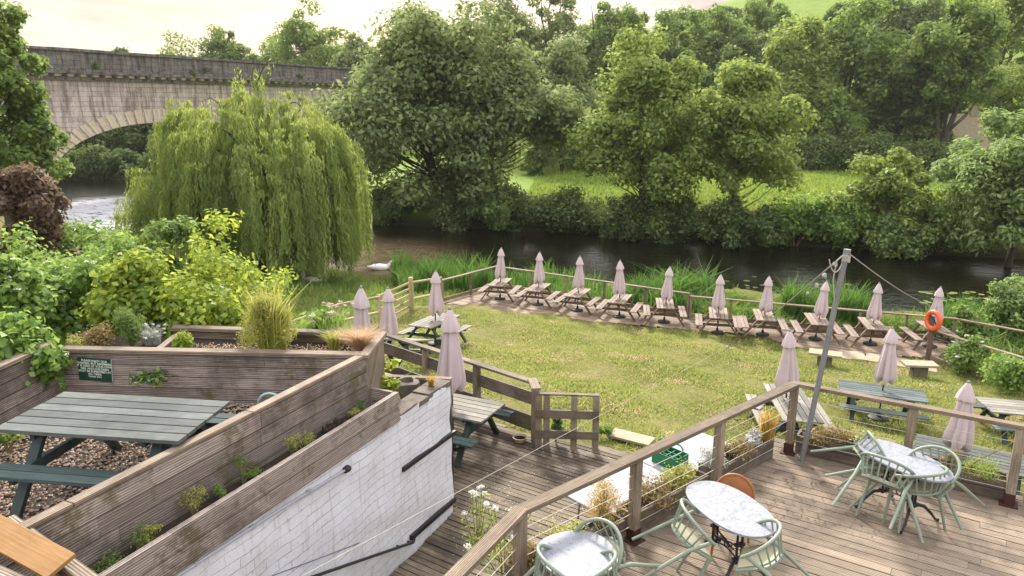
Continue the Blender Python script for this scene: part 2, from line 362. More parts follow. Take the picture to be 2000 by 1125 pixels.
class MB:
    def __init__(s): s.v = []; s.f = []; s.uv = []; s.r = []
    def quadset(s, vs, fs, uvs, r=None):
        b = len(s.v); s.v += [tuple(p) for p in vs]
        r = random.random() if r is None else r
        for f, u in zip(fs, uvs): s.f.append([b + i for i in f]); s.uv.append(u); s.r.append(r)
    def beam(s, p, q, w, h, up=(0, 0, 1), taper=1.0, r=None):
        p, q = V(p), V(q); d = q - p; L = d.length; d = d / L
        side = d.cross(V(up))
        if side.length < 1e-4: side = d.cross(V((1, 0, 0)))
        side.normalize(); u = side.cross(d)
        vs = []
        for c, k in ((p, 1), (q, taper)):
            for a, b in ((-1, -1), (1, -1), (1, 1), (-1, 1)): vs.append(c + side * (a * w / 2 * k) + u * (b * h / 2 * k))
        o, o2 = random.random() * 20, random.randrange(20)
        fs = [(0, 1, 5, 4), (1, 2, 6, 5), (2, 3, 7, 6), (3, 0, 4, 7), (3, 2, 1, 0), (4, 5, 6, 7)]
        uvs = []
        for i, e in enumerate((w, h, w, h)):
            uvs.append([(o, o2 + i * .37), (o, o2 + i * .37 + e), (o + L, o2 + i * .37 + e), (o + L, o2 + i * .37)])
        uvs += [[(o, o2), (o + .02, o2), (o + .02, o2 + h), (o, o2 + h)]] * 2
        s.quadset(vs, fs, uvs, r); return s
    def box(s, c, size, rz=0, r=None):
        c = V(c); x = V((cos(rz), sin(rz), 0)) * (size[0] / 2)
        return s.beam(c - x, c + x, size[1], size[2], r=r)
    def tube(s, pts, rad, n=8, caps=True, r=None):
        pts = [V(p) for p in pts]
        if isinstance(rad, (int, float)): rad = [rad] * len(pts)
        vs, fs, uvs = [], [], []; o = random.random() * 10; L = 0
        prev = None; Ls = []
        for i, p in enumerate(pts):
            d = (pts[min(i + 1, len(pts) - 1)] - pts[max(i - 1, 0)]).normalized()
            if prev is None: a = d.orthogonal().normalized()
            else:
                a = prev - d * prev.dot(d)
                a = a.normalized() if a.length > 1e-5 else d.orthogonal().normalized()
            prev = a; b = d.cross(a)
            if i: L += (p - pts[i - 1]).length
            Ls.append(L)
            for k in range(n):
                t = 2 * pi * k / n; vs.append(p + (a * cos(t) + b * sin(t)) * rad[i])
        for i in range(len(pts) - 1):
            for k in range(n):
                k2 = (k + 1) % n; c = 2 * pi * rad[i] / n
                fs.append((i * n + k, i * n + k2, i * n + n + k2, i * n + n + k))
                uvs.append([(o + Ls[i], k * c), (o + Ls[i], (k + 1) * c), (o + Ls[i + 1], (k + 1) * c), (o + Ls[i + 1], k * c)])
        if caps:
            fs.append(tuple(range(n))[::-1]); uvs.append([(o, 0)] * n)
            e = (len(pts) - 1) * n
            fs.append(tuple(range(e, e + n))); uvs.append([(o, 0)] * n)
        s.quadset(vs, fs, uvs, r); return s
    def lathe(s, prof, n=24, c=(0, 0, 0), ripple=None, r=None, sx=1, sy=1):
        vs, fs, uvs = [], [], []
        for j, (rr, z) in enumerate(prof):
            for k in range(n):
                t = 2 * pi * k / n; q = rr * (ripple(t, j) if ripple else 1)
                vs.append((c[0] + q * cos(t) * sx, c[1] + q * sin(t) * sy, c[2] + z))
        for j in range(len(prof) - 1):
            for k in range(n):
                k2 = (k + 1) % n
                fs.append((j * n + k, j * n + k2, j * n + n + k2, j * n + n + k)); uvs.append([(k / n, j * .1), ((k + 1) / n, j * .1), ((k + 1) / n, j * .1 + .1), (k / n, j * .1 + .1)])
        for j, rev in ((0, True), (len(prof) - 1, False)):
            f = tuple(range(j * n, j * n + n)); fs.append(f[::-1] if rev else f); uvs.append([(0, 0)] * n)
        s.quadset(vs, fs, uvs, r); return s
    def prism(s, poly, z0, z1, r=None):
        n = len(poly); P = [V((p[0], p[1])) for p in poly]
        if sum(P[i].x * P[(i + 1) % n].y - P[(i + 1) % n].x * P[i].y for i in range(n)) < 0: P = P[::-1]
        vs = [(p.x, p.y, z0) for p in P] + [(p.x, p.y, z1) for p in P]
        fs = [tuple(range(n))[::-1], tuple(range(n, 2 * n))]; uvs = [[(p.x, p.y) for p in P[::-1]], [(p.x, p.y) for p in P]]
        L = 0
        for i in range(n):
            j = (i + 1) % n; e = (P[j] - P[i]).length
            fs.append((i, j, n + j, n + i)); uvs.append([(L, z0), (L + e, z0), (L + e, z1), (L, z1)]); L += e
        s.quadset(vs, fs, uvs, r); return s
    def blob(s, c, rad, n=8, m=5, jit=.1, r=None):
        prof = [(max(.02, sin(pi * j / m)), -cos(pi * j / m)) for j in range(m + 1)]
        vs, fs, uvs = [], [], []
        for (rr, z) in prof:
            for k in range(n):
                t = 2 * pi * k / n; q = 1 + random.uniform(-jit, jit)
                vs.append((c[0] + rad[0] * rr * q * cos(t), c[1] + rad[1] * rr * q * sin(t), c[2] + rad[2] * z * q))
        for j in range(m):
            for k in range(n):
                k2 = (k + 1) % n; fs.append((j * n + k, j * n + k2, j * n + n + k2, j * n + n + k)); uvs.append([(k / n, j / m)] * 4)
        s.quadset(vs, fs, uvs, r); return s
    def build(s, name, mat, parent=None, world=False, smooth=False, bevel=0, origin=None):
        vs = np.array(s.v, float)
        shift = None
        if parent is None:
            o = np.array(origin) if origin is not None else np.array([vs[:, 0].mean(), vs[:, 1].mean(), vs[:, 2].min()])
            vs = vs - o; shift = V(o)
        elif world:
            l = parent.location; vs = vs - np.array([l.x, l.y, l.z])
        me = bpy.data.meshes.new(name); me.from_pydata(vs.tolist(), [], s.f)
        uvl = me.uv_layers.new(name='UVMap')
        flat = [c for u in s.uv for p in u for c in p]
        uvl.data.foreach_set('uv', flat)
        a = me.attributes.new('rnd', 'FLOAT', 'FACE'); a.data.foreach_set('value', s.r)
        if smooth: me.polygons.foreach_set('use_smooth', [True] * len(me.polygons)); 
        if smooth and hasattr(me, 'set_sharp_from_angle'): me.set_sharp_from_angle(angle=R(42))
        o = link(name, me, mat, parent, shift)
        if bevel:
            b = o.modifiers.new('bevel', 'BEVEL'); b.width = bevel; b.segments = 2; b.limit_method = 'ANGLE'
        return o

# ---------------------------------------------------------------- foliage
def unit(v): return v / (np.linalg.norm(v, axis=1, keepdims=True) + 1e-9)
def leaves(name, mat, pts, nrm, size, aspect=.5, parent=None, tang=None, world_off=None, fold=.12, rnd=None):
    n = len(pts); pts = np.asarray(pts, float)
    size = np.broadcast_to(size, (n,))[:, None] * rng.uniform(.65, 1.3, (n, 1))
    nrm = unit(nrm)
    t = rng.normal(size=(n, 3)) if tang is None else tang
    t = unit(t - nrm * (t * nrm).sum(1, keepdims=True)); b = np.cross(nrm, t)
    up = nrm * size * fold
    v = np.stack([pts - t * size / 2, pts + b * size * aspect / 2 + up, pts + t * size / 2, pts - b * size * aspect / 2 + up], 1).reshape(-1, 3)
    if world_off is not None: v = v - np.array(world_off)
    me = bpy.data.meshes.new(name)
    me.vertices.add(4 * n); me.vertices.foreach_set('co', v.ravel())
    me.loops.add(4 * n); me.loops.foreach_set('vertex_index', np.arange(4 * n, dtype=np.int32))
    me.polygons.add(n); me.polygons.foreach_set('loop_start', np.arange(0, 4 * n, 4, dtype=np.int32))
    me.update(calc_edges=True)
    a = me.attributes.new('rnd', 'FLOAT', 'FACE'); a.data.foreach_set('value', (rng.random(n) if rnd is None else rnd).astype(np.float32))
    return link(name, me, mat, parent)
def clump_pts(centres, radii, per, squash=.8, shell=.5):
    c = np.repeat(np.asarray(centres), per, 0); r = np.repeat(np.asarray(radii), per)[:, None]
    d = unit(rng.normal(size=c.shape))
    rad = r * (shell + (1 - shell) * rng.random((len(c), 1))) * rng.uniform(.75, 1.2, (len(c), 1))
    off = d * rad; off[:, 2] *= squash
    n = d * .7 + np.array([0, 0, .45]) + rng.normal(size=d.shape) * .45
    return c + off, n
def envelope(n, rx, ry, rz, zc, inner=.35, seed=0, bias=0.0):
    g = np.random.default_rng(seed); ph = g.uniform(0, 6.28, 6); out = []
    while len(out) < n:
        d = g.normal(size=3); d /= np.linalg.norm(d)
        lob = 1 + .16 * sin(3 * atan2(d[1], d[0]) + ph[0]) + .14 * sin(4 * d[2] * 2 + ph[1]) + .12 * sin(5 * atan2(d[0], d[2]) + ph[2])
        k = (inner + (1 - inner) * g.random() ** .6) * lob
        z = d[2] * rz * k
        taper = 1 - bias * (z / rz)
        out.append((d[0] * rx * k * taper, d[1] * ry * k * taper, zc + z))
    return np.array(out)
def tree(name, label, cat, base, h, w, cb=.2, mat='mid', bark='bark', nclump=60, cr=.16, per=260, leaf=.3, aspect=.55, seed=1, group=None, bias=.25,
         trunk_r=None, squash=.8, depth=None, lean=(0, 0), limbs=.5, forks=1, inner=.35):
    g = random.Random(seed); rx = w / 2 * .86; ry = (depth or w) / 2 * .86; zc = h * (cb + 1) / 2; rz = h * (1 - cb) / 2 * .9
    root = thing(name, label, cat, base, 0, group)
    cs = envelope(nclump, rx, ry, rz, zc, inner, seed, bias)
    cs[:, 0] += lean[0] * cs[:, 2] / h; cs[:, 1] += lean[1] * cs[:, 2] / h
    tr = trunk_r or h * .016
    m = MB(); stems = []
    for k in range(forks):
        a = 2 * pi * k / forks + g.random() * 2; sp = 0 if forks == 1 else .22 * w
        pts = []; rr = []
        for i in range(8):
            t = i / 7; pts.append((cos(a) * sp * t + lean[0] * t * .8 + g.uniform(-.02, .02) * h * t, sin(a) * sp * t * .7 + lean[1] * t * .8 + g.uniform(-.02, .02) * h * t, -.4 + t * (h * .84 + .4))); rr.append(tr * (1 - t) ** .8 + .03 + (tr * .35 if i == 0 else 0))
        stems.append(pts); m.tube(pts, rr, 8)
    for c in cs:
        if g.random() > limbs: continue
        st = min(stems, key=lambda s_: (s_[5][0] - c[0]) ** 2 + (s_[5][1] - c[1]) ** 2)
        zt = max(h * .12, c[2] - .55 * sqrt(c[0] ** 2 + c[1] ** 2) - g.random() * .1 * h); t = min(.98, (zt + .4) / (h * .84 + .4)) * 7
        i = int(t); fr = t - i; a = V(st[i]); b = V(st[min(7, i + 1)]); p = a.lerp(b, fr); q = V(c)
        mid = p.lerp(q, .5) + V((0, 0, -.06 * (q - p).length)) + V((g.uniform(-1, 1), g.uniform(-1, 1), 0)) * .06 * (q - p).length
        r0 = tr * .32 * max(.25, 1 - t / 8); m.tube([p, p.lerp(mid, .5), mid, q], [r0, r0 * .8, r0 * .6, .015], 5, caps=False)
    m.build('trunk', M[bark], root, smooth=True)
    radii = rng.uniform(.7, 1.35, len(cs)) * cr * w
    p, n = clump_pts(cs, radii, per, squash)
    leaves('crown', LM[mat], p, n, leaf * 1.3, aspect, root)
    return root
def shrub(name, label, cat, base, h, w, mat, n=14, per=220, leaf=.08, aspect=.6, seed=1, cr=.26, cb=.1, group=None, stems=6, flower=None, nfl=0, fl=.05, inner=.2, squash=.9, depth=None):
    root = thing(name, label, cat, base, 0, group); g = random.Random(seed)
    cs = envelope(n, w / 2 * .8, (depth or w) / 2 * .8, h * (1 - cb) / 2 * .85, h * (1 + cb) / 2, inner, seed, .1)
    m = MB()
    for c in cs[:max(stems, 3)]: m.tube([(c[0] * .15, c[1] * .15, 0), (c[0] * .5, c[1] * .5, c[2] * .55), tuple(c)], [.018 * h ** .5, .012 * h ** .5, .004], 5, caps=False)
    m.build('stems', M['twig'], root)
    p, nn = clump_pts(cs, rng.uniform(.7, 1.3, len(cs)) * cr * w, per, squash, .35)
    p[:, 2] = np.maximum(p[:, 2], .02)
    leaves('foliage', LM[mat], p, nn, leaf, aspect, root)
    if flower:
        k = rng.choice(len(p), nfl, replace=False); q = p[k] + nn[k] * .04
        cc, n2 = clump_pts(q, np.full(nfl, fl), 14, .35, .1); n2 = n2 + np.array([0, 0, 1.2])
        leaves('blossom', LM[flower], cc, n2, fl * .7, .8, root)
    return root
def blades(name, mat, xy, h, w, lean=.35, seed=0, parent=None, zfun=None, kind=None, seg=1):
    n = len(xy); z = zfun(xy[:, 0], xy[:, 1]) if zfun is not None else np.zeros(n)
    p = np.column_stack([xy, z]); hh = (h * rng.uniform(.55, 1.25, n))[:, None]
    a = rng.uniform(0, 2 * pi, n); side = np.column_stack([np.cos(a), np.sin(a), np.zeros(n)]) * (w * rng.uniform(.7, 1.3, n))[:, None]
    b = rng.uniform(0, 2 * pi, n); ln = np.column_stack([np.cos(b), np.sin(b), np.zeros(n)]) * hh * (lean * rng.uniform(.2, 1.4, n))[:, None]
    up = np.array([0, 0, 1.])
    if seg == 1:
        v = np.stack([p - side / 2, p + side / 2, p + ln + up * hh + side * .12, p + ln + up * hh - side * .12], 1); q = 1
        vi = v.reshape(-1, 3); idx = np.arange(4 * n, dtype=np.int32)
    else:
        m1 = p + ln * .25 + up * hh * .62; tp = p + ln * 1.25 + up * hh * .95
        v = np.stack([p - side / 2, p + side / 2, m1 + side * .42, m1 - side * .42, tp + side * .05, tp - side * .05], 1); q = 2
        vi = v.reshape(-1, 3); o = (np.arange(n) * 6)[:, None]
        idx = (o + np.array([0, 1, 2, 3, 3, 2, 4, 5])).ravel().astype(np.int32)
    me = bpy.data.meshes.new(name); me.vertices.add(len(vi)); me.vertices.foreach_set('co', vi.ravel())
    me.loops.add(len(idx)); me.loops.foreach_set('vertex_index', idx)
    me.polygons.add(n * q); me.polygons.foreach_set('loop_start', np.arange(0, 4 * n * q, 4, dtype=np.int32)); me.update(calc_edges=True)
    at_ = me.attributes.new('rnd', 'FLOAT', 'FACE'); at_.data.foreach_set('value', np.repeat(rng.random(n), q).astype(np.float32))
    o = link(name, me, mat, parent)
    if kind: o['kind'] = kind
    return o
def inpoly(xy, poly):
    x, y = xy[:, 0], xy[:, 1]; c = np.zeros(len(xy), bool); n = len(poly)
    for i in range(n):
        (x1, y1), (x2, y2) = poly[i], poly[(i + 1) % n]
        c ^= ((y1 > y) != (y2 > y)) & (x < (x2 - x1) * (y - y1) / (y2 - y1 + 1e-12) + x1)
    return c
def scatter(poly, n):
    P = np.array(poly); lo, hi = P.min(0), P.max(0); out = np.zeros((0, 2))
    while len(out) < n:
        q = rng.uniform(lo, hi, (n * 2, 2)); out = np.vstack([out, q[inpoly(q, poly)]])
    return out[:n]
def px2(pts, z=None): return [tuple((at(x, y, z) if z is not None else G(x, y)).xy) for x, y in pts]

# ================================================================ SETTING
def axis(lo, hi, flo, fhi, fine, coarse):
    a = list(np.arange(flo, fhi, fine)); x = flo; st = fine
    while x > lo: st = min(st * 1.25, coarse); x -= st; a.append(x)
    x = fhi; st = fine
    while x < hi: st = min(st * 1.25, coarse); x += st; a.append(x)
    return np.array(sorted(a))
xs = axis(-190, 250, -30, 34, .6, 9); ys = axis(-30, 300, 0, 62, .6, 9)
X, Y = np.meshgrid(xs, ys)
Z = gz(X, Y)
Z += .04 * np.sin(X * 1.7 + 3 * np.sin(Y * .6)) * np.cos(Y * 1.3) * (Y < 70)
nx, ny = len(xs), len(ys)
me = bpy.data.meshes.new('ground')
idx = np.arange(nx * ny).reshape(ny, nx)
fc = np.stack([idx[:-1, :-1], idx[:-1, 1:], idx[1:, 1:], idx[1:, :-1]], -1).reshape(-1, 4)
me.from_pydata(np.column_stack([X.ravel(), Y.ravel(), Z.ravel()]).tolist(), [], fc.tolist())
me.polygons.foreach_set('use_smooth', [True] * len(me.polygons))
tag(link('ground', me, M['ground']), 'sloping lawn, river banks and green meadow', 'ground', kind='structure')
w = MB(); w.quadset([(-185, -28, WATER), (245, -28, WATER), (245, 290, WATER), (-185, 290, WATER)], [(0, 1, 2, 3)], [[(0, 0), (1, 0), (1, 1), (0, 1)]])
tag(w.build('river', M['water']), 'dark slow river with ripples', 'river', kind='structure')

def deck(name, poly, ang, bw, gap, z, th, mat, label, jit=.003, maxlen=4.2):
    d = np.array([cos(ang), sin(ang)]); n = np.array([-d[1], d[0]]); P = np.array(poly)
    o = P @ n; m = MB(); c = o.min() + bw / 2
    while c < o.max():
        hits = []
        for i in range(len(P)):
            a, b = P[i], P[(i + 1) % len(P)]; da, db = a @ n - c, b @ n - c
            if (da > 0) != (db > 0): hits.append((a + (b - a) * (da / (da - db))) @ d)
        hits.sort()
        for h0, h1 in zip(hits[::2], hits[1::2]):
            s = h0
            while s < h1 - .02:
                e = min(h1, s + maxlen * random.uniform(.55, 1.0))
                if h1 - e < .5: e = h1
                zz = z - th / 2 + random.uniform(-jit, jit)
                p = d * s + n * c; q = d * (e - .004) + n * c
                m.beam((p[0], p[1], zz), (q[0], q[1], zz + random.uniform(-jit, jit)), bw - gap, th)
                s = e
        c += bw
    return tag(m.build(name, mat), label, 'deck', kind='structure')
BANG = atan2(-.552, .834)
A_, D_ = V((.08, 6.47)), V((4.0, 9.82)); E_ = V((6.3, 8.37))
R0 = A_ + (V((-.473, 5.445)) - A_) * 3.2
FARR = D_ + (E_ - D_) * 2.6
def offs(a, b, k): d = (b - a).normalized(); return V((-d.y, d.x)) * k
def meet(p, d, q, e): t_ = ((q.x - p.x) * e.y - (q.y - p.y) * e.x) / (d.x * e.y - d.y * e.x); return p + d * t_
K_ = .36; oA, oB, oC = offs(R0, A_, K_), offs(A_, D_, K_), offs(D_, FARR, K_)
R0o, FARo = R0 + oA, FARR + oC; Ao = meet(R0o, A_ - R0, A_ + oB, D_ - A_); Do = meet(A_ + oB, D_ - A_, D_ + oC, FARR - D_)
TERR = [tuple(R0o), tuple(Ao), tuple(Do), tuple(FARo), (8.8, 1.5), (-1.9, 1.5)]
deck('terrace_deck', TERR, BANG, .145, .011, TD, .03, M['deck_terrace'], 'grooved timber terrace boards')
# fascia joists below the terrace edge
WP, WD = V((-.869, 9.79)), V((-.417, -.909))
LDP = [tuple(WP + WD * 9), tuple(WP), (-1.9, 10.35), (-6.0, 14.2), (-4.4, 16.4), (-2.76, 15.1), (.45, 12.3), (1.55, 11.95), (2.6, 11.35), (4.0, 10.1), (3.9, 9.6), (.2, 6.2), (-.9, 4.0)]
deck('lower_deck', LDP, BANG, .105, .016, LD, .03, M['deck_lower'], 'dark worn timber boards of the lower deck', .006, 3.2)
fb = MB()
for a, b in ((R0o, Ao), (Ao, Do), (Do, FARo)):
    fb.beam((*a, TD - .17), (*b, TD - .17), .04, .26)
tag(fb.build('terrace_fascia', M['fence_dark']), 'dark timber edge of the terrace', 'edge board', kind='structure')
FL, FC, FM, FR_ = V((-2.9, 29.8)), V((-.69, 32.5)), V((6.8, 27.6)), V((15.3, 24.5))
far_poly = [tuple(FL), tuple(FC), tuple(FM), tuple(FR_), (14.0, 23.0)] + px2([(1800, 697), (1700, 693), (1600, 687), (1535, 672), (1500, 658), (1440, 650), (1340, 643), (1250, 634), (1160, 628), (1040, 613), (960, 603)], .03)
deck('riverside_deck', far_poly, atan2(FM.y - FC.y, FM.x - FC.x) , .14, .008, .03, .03, M['deck_river'], 'dusty brown timber deck along the river', .003)
YW0, YW1 = V((-1.81, 8.6)), V((-3.56, 4.75)); YD = (YW1 - YW0).normalized()
SW0 = V((-5.66, 8.83))
yard = [tuple(YW0), tuple(YW0 + YD * 7), (-6.2, 2.2), (-5.72, 6.5), tuple(SW0)]
gm = MB(); gm.prism(yard, GR - .5, GR - .02)
tag(gm.build('yard_floor', M['soil']), 'earth under the gravel yard', 'ground', kind='structure')
pts = scatter(yard, 15000); pts = pts[pts[:, 1] > 4.3]
vv, ff = [], []
base = np.array([(1, 0, 0), (0, 1, 0), (-1, 0, 0), (0, -1, 0), (0, 0, .6), (0, 0, -.6)], float)
bf = [(0, 1, 4), (1, 2, 4), (2, 3, 4), (3, 0, 4), (1, 0, 5), (2, 1, 5), (3, 2, 5), (0, 3, 5)]
rr = []
for i, (x, y) in enumerate(pts):
    s = random.uniform(.011, .026); a = random.random() * 6.28; ca, sa = cos(a), sin(a); sx, sy = random.uniform(.7, 1.4), random.uniform(.7, 1.1)
    z0 = GR - .01 + random.uniform(-.008, .022); k = len(vv)
    for bx, by, bz in base:
        q = random.uniform(.75, 1.15); bx, by = bx * sx * q, by * sy * q
        vv.append((x + s * (bx * ca - by * sa), y + s * (bx * sa + by * ca), z0 + s * bz * q))
    ff += [(k + a_, k + b_, k + c_) for a_, b_, c_ in bf]; rr += [random.random()] * 8
me = bpy.data.meshes.new('gravel'); me.from_pydata(vv, [], ff)
a = me.attributes.new('rnd', 'FLOAT', 'FACE'); a.data.foreach_set('value', rr)
tag(link('gravel', me, M['gravel']), 'loose brown and buff gravel of the sunken yard', 'gravel', kind='stuff')

# ================================================================ FURNITURE PROTOTYPES
def picnic_table(label, x, y, z, rz, L=1.8, W=.85, n=6, top='green_top', frame='green_paint', bench='green_bench', group=None, tilt=None, name='picnic_table', bl=None):
    t = thing(name, label, 'picnic table', (x, y, z), rz, group)
    m = MB(); bw = W / n
    for i in range(n):
        yy = -W / 2 + bw * (i + .5); m.beam((-L / 2 + random.uniform(0, .006), yy, .735), (L / 2 - random.uniform(0, .006), yy, .735), bw - .015, .038)
    m.build('tabletop', M[top], t, bevel=.004)
    for s in (-1, 1):
        b = MB()
        for k in (0, 1): b.beam((-(bl or L) / 2, s * (.60 + .13 * k), .445), ((bl or L) / 2, s * (.60 + .13 * k), .445), .118, .038)
        b.build('bench', M[bench], t, bevel=.004)
    for e in (-1, 1):
        xx = e * (L / 2 - .32)
        for s in (-1, 1):
            g = MB(); g.beam((xx, s * .72, 0), (xx, s * .22, .70), .05, .1, up=(1, 0, 0)); g.build('leg', M[frame], t)
        c = MB(); c.beam((xx - e * .05, -.74, .405), (xx - e * .05, .74, .405), .045, .095); c.build('crossbeam', M[frame], t)
        c = MB(); c.beam((xx - e * .05, -W / 2 + .04, .69), (xx - e * .05, W / 2 - .04, .69), .045, .07); c.build('batten', M[frame], t)
        c = MB(); c.beam((xx - e * .09, 0, .42), (e * .12, 0, .70), .04, .07); c.build('brace', M[frame], t)
    if tilt is not None: slope(t, tilt)
    return t
def slope(t, k=1.0):
    x, y = t.location.x, t.location.y; e = .8
    gx = (gzf(x + e, y) - gzf(x - e, y)) / (2 * e) * k; gy = (gzf(x, y + e) - gzf(x, y - e)) / (2 * e) * k
    n = V((-gx, -gy, 1)).normalized()
    t.rotation_euler = (V((0, 0, 1)).rotation_difference(n).to_matrix() @ Matrix.Rotation(t.rotation_euler.z, 3, 'Z')).to_euler()
def make_parasol(seed, base=True):
    g = random.Random(seed); t = bpy.data.objects.new('parasol', None); t.empty_display_size = .2; col.objects.link(t)
    p1, p2 = g.random() * 6, g.random() * 6
    MB().tube([(0, 0, 0), (0, 0, 2.38)], .019, 10).build('pole', M['iron'], t, smooth=True)
    MB().lathe([(.022, 2.36), (.032, 2.38), (.026, 2.41), (.006, 2.43)], 12).build('finial', M['steel'], t, smooth=True)
    prof = [(.03, 2.36), (.085, 2.22), (.105, 2.08), (.125, 1.9), (.15, 1.7), (.18, 1.48), (.205, 1.3), (.215, 1.18), (.20, 1.08), (.16, 1.03), (.10, 1.06), (.03, 1.12)]
    def rip(a, j):
        k = min(1, j / 5); return 1 + k * (.20 * sin(8 * a + p1 + .15 * j) + .10 * sin(5 * a + p2) + .07 * sin(13 * a + p1))
    cv = MB().lathe(prof, 64, (0, 0, 0), rip)
    # uneven hem: hanging points of cloth
    for i in range(len(cv.v)):
        x, y, z = cv.v[i]
        if z < 1.32: cv.v[i] = (x + .02 * sin(p2), y, z + .09 * (1.32 - z) / .3 * sin(4 * atan2(y, x) + p1))
    cv.build('canopy', M['fabric'], t, smooth=True)
    vv_ = MB().lathe([(.032, 2.375), (.075, 2.29), (.125, 2.16), (.155, 2.06), (.158, 2.03), (.10, 2.07)], 48, (0, 0, 0), lambda a, j: 1 + (.09 * sin(8 * a + p1) + .05 * sin(3 * a)) * min(1, j / 2))
    vv_.build('valance', M['fabric'], t, smooth=True)
    if base: MB().lathe([(.25, 0), (.25, .05), (.21, .075), (.05, .085), (.04, .2), (.022, .21)], 24).build('base', M['rubber'], t, smooth=True)
    return t
PAR = [make_parasol(s) for s in (1, 2, 3, 4, 5, 6)]
par_used = [False] * 6; par_i = 0
def parasol(label, foot, top, group, k=None):
    global par_i
    k = (par_i * 5) % 6 if k is None else k; par_i += 1
    o = PAR[k] if not par_used[k] else copy_tree(PAR[k]); par_used[k] = True
    foot, top = V(foot), V(top); d = top - foot; s = d.length / 2.45
    o.location = foot; o.scale = (s ** .5 * .98, s ** .5 * .98, s)
    q = V((0, 0, 1)).rotation_difference(d.normalized())
    o.rotation_euler = (q.to_matrix() @ Matrix.Rotation(random.random() * 6.28, 3, 'Z')).to_euler()
    return tag(o, label, 'parasol', group)

# ---------------------------------------------------------------- riverside tables + parasols
far_t = [((985.6, 543), (967, 558)), ((1061.7, 553), (1039.6, 568)), ((1138.8, 563.8), (1117.5, 578.4)), ((1219.5, 573.7), (1202, 592)), ((1296.3, 580), (1301, 604.7)),
         ((1401.3, 598.6), (1404.9, 623.5)), ((1487.3, 603), (1497.3, 627)), ((1587.2, 610.4), (1605.7, 636)), ((1692.8, 619), (1716, 644.8)), ((1806.6, 626), (1836.8, 646.6))]
ptop = [(979, 482), (1054, 490), (1133, 498), (1211, 506), (1309, 519), (1408, 534), (1503, 537), (1615, 547), (1718, 550), (1838, 558)]
where = ['in the deck corner nearest the gate', 'second in the row from the gate', 'third in the row from the gate', 'fourth in the row from the gate', 'last before the step in the rail',
         'first past the step in the rail', 'where the guy rope comes down', 'just left of the leaning pole', 'second from the life ring', 'right behind the life ring']
proto = None
for i, ((f, n), tp) in enumerate(zip(far_t, ptop)):
    a, b = at(*f, .78), at(*n, .78); c = (a + b) / 2; rz = atan2(a.y - b.y, a.x - b.x)
    lab = 'brown slatted riverside picnic table, ' + where[i]
    if proto is None: proto = o = picnic_table(lab, c.x, c.y, .03, rz, 1.5, .66, 5, 'brown_top', 'brown_wood', 'brown_top', 'picnic tables along the riverside deck')
    else:
        o = copy_tree(proto); o.location = (c.x, c.y, .03); o.rotation_euler = (0, 0, rz); o['label'] = lab
    foot = V((c.x, c.y, .032)); parasol('closed mauve riverside parasol, ' + where[i], foot, aty(*tp, c.y), 'closed parasols along the riverside deck')

# ---------------------------------------------------------------- other picnic tables
GT = 'green framed picnic tables'
A4 = [at(120, 763, 5.18), at(447, 787, 5.18), at(365, 862, 5.18), at(5, 838, 5.18)]
c = sum(A4, V()) / 4
picnic_table('large worn grey-green picnic table on gravel in the sunken yard', c.x - .03, c.y, GR, R(-8), 1.85, .94, 6, 'green_top', 'green_paint', 'green_bench', GT, bl=1.6)
tdir = V((-.895, .445)); tc = V((-1.16, 12.12))
picnic_table('pale topped picnic table with green legs on the lower deck beside the white wall', tc.x, tc.y, LD, atan2(tdir.y, tdir.x), 1.9, .9, 6, 'pale_top', 'green_paint', 'green_bench', GT)
parasol('tall closed mauve parasol in the lower deck table behind the white wall end', (tc.x + .12, tc.y - .1, LD), aty(878, 596, tc.y - .1), 'closed parasols at the green tables', 2)
picnic_table('pale picnic table on the lower deck half hidden behind the planter end', -3.0, 13.45, LD, R(146), 1.9, .9, 6, 'pale_top', 'green_paint', 'pale_top', GT)
parasol('closed mauve parasol showing behind the flowering planter, leftmost of all', (-2.93, 13.5, LD), aty(705, 555, 13.5), 'closed parasols at the green tables', 0)
z = gzf(-2.95, 17.2); picnic_table('pale picnic table on the lawn seen through the boards of the ramp fence', -2.9, 17.2, z, R(150), 1.8, .85, 6, 'pale_top', 'green_paint', 'pale_top', GT, 1)
parasol('closed mauve parasol between the leftmost one and the gate post', (-2.95, 17.2, z), aty(757, 559, 17.2), 'closed parasols at the green tables', 1)
a, b = at(815, 643, 1.8), at(880, 608, 1.8); c = (a + b) / 2; c.z = gzf(c.x, c.y)
picnic_table('weathered picnic table with dark green legs on the lawn near the gate', c.x, c.y, c.z, atan2(b.y - a.y, b.x - a.x), 1.9, .8, 6, 'pale_top', 'green_paint', 'pale_top', GT, 1)
parasol('closed mauve parasol in the lawn table nearest the wooden gate', c, aty(851, 526, c.y), 'closed parasols at the green tables', 0)
def lawn_table(label, px, py, rz, guess, **kw):
    p = at(px, py, guess)
    for _ in range(6): p = at(px, py, gzf(p.x, p.y) + .74)
    z = gzf(p.x, p.y); o = picnic_table(label, p.x, p.y, z, rz, group=GT, tilt=1, **kw); return V((p.x, p.y, z)), o
c, o = lawn_table('pale grey picnic table on the lawn with a white cloth on its bench', 1546, 786, R(82), 1.9, L=2.2, W=.82, top='pale_top', bench='pale_top')
WT = o
parasol('closed mauve parasol in the pale lawn table left of the leaning pole', V((c.x, c.y + .25, c.z)), aty(1543, 641, c.y + .25), 'closed parasols at the green tables', 1)
c, o = lawn_table('long dark green picnic table on the lawn beyond the terrace rail', 1722, 764, R(-21), 1.1, L=1.95, W=.9, top='dark_top', bench='dark_top')
parasol('closed mauve parasol in the long dark green lawn table', c, aty(1744, 636, c.y), 'closed parasols at the green tables', 2)
c, o = lawn_table('weathered dark picnic table at the right edge of the lawn', 2000, 797, R(-8), 1.1, L=1.9, W=.95, top='pale_top', bench='dark_top')
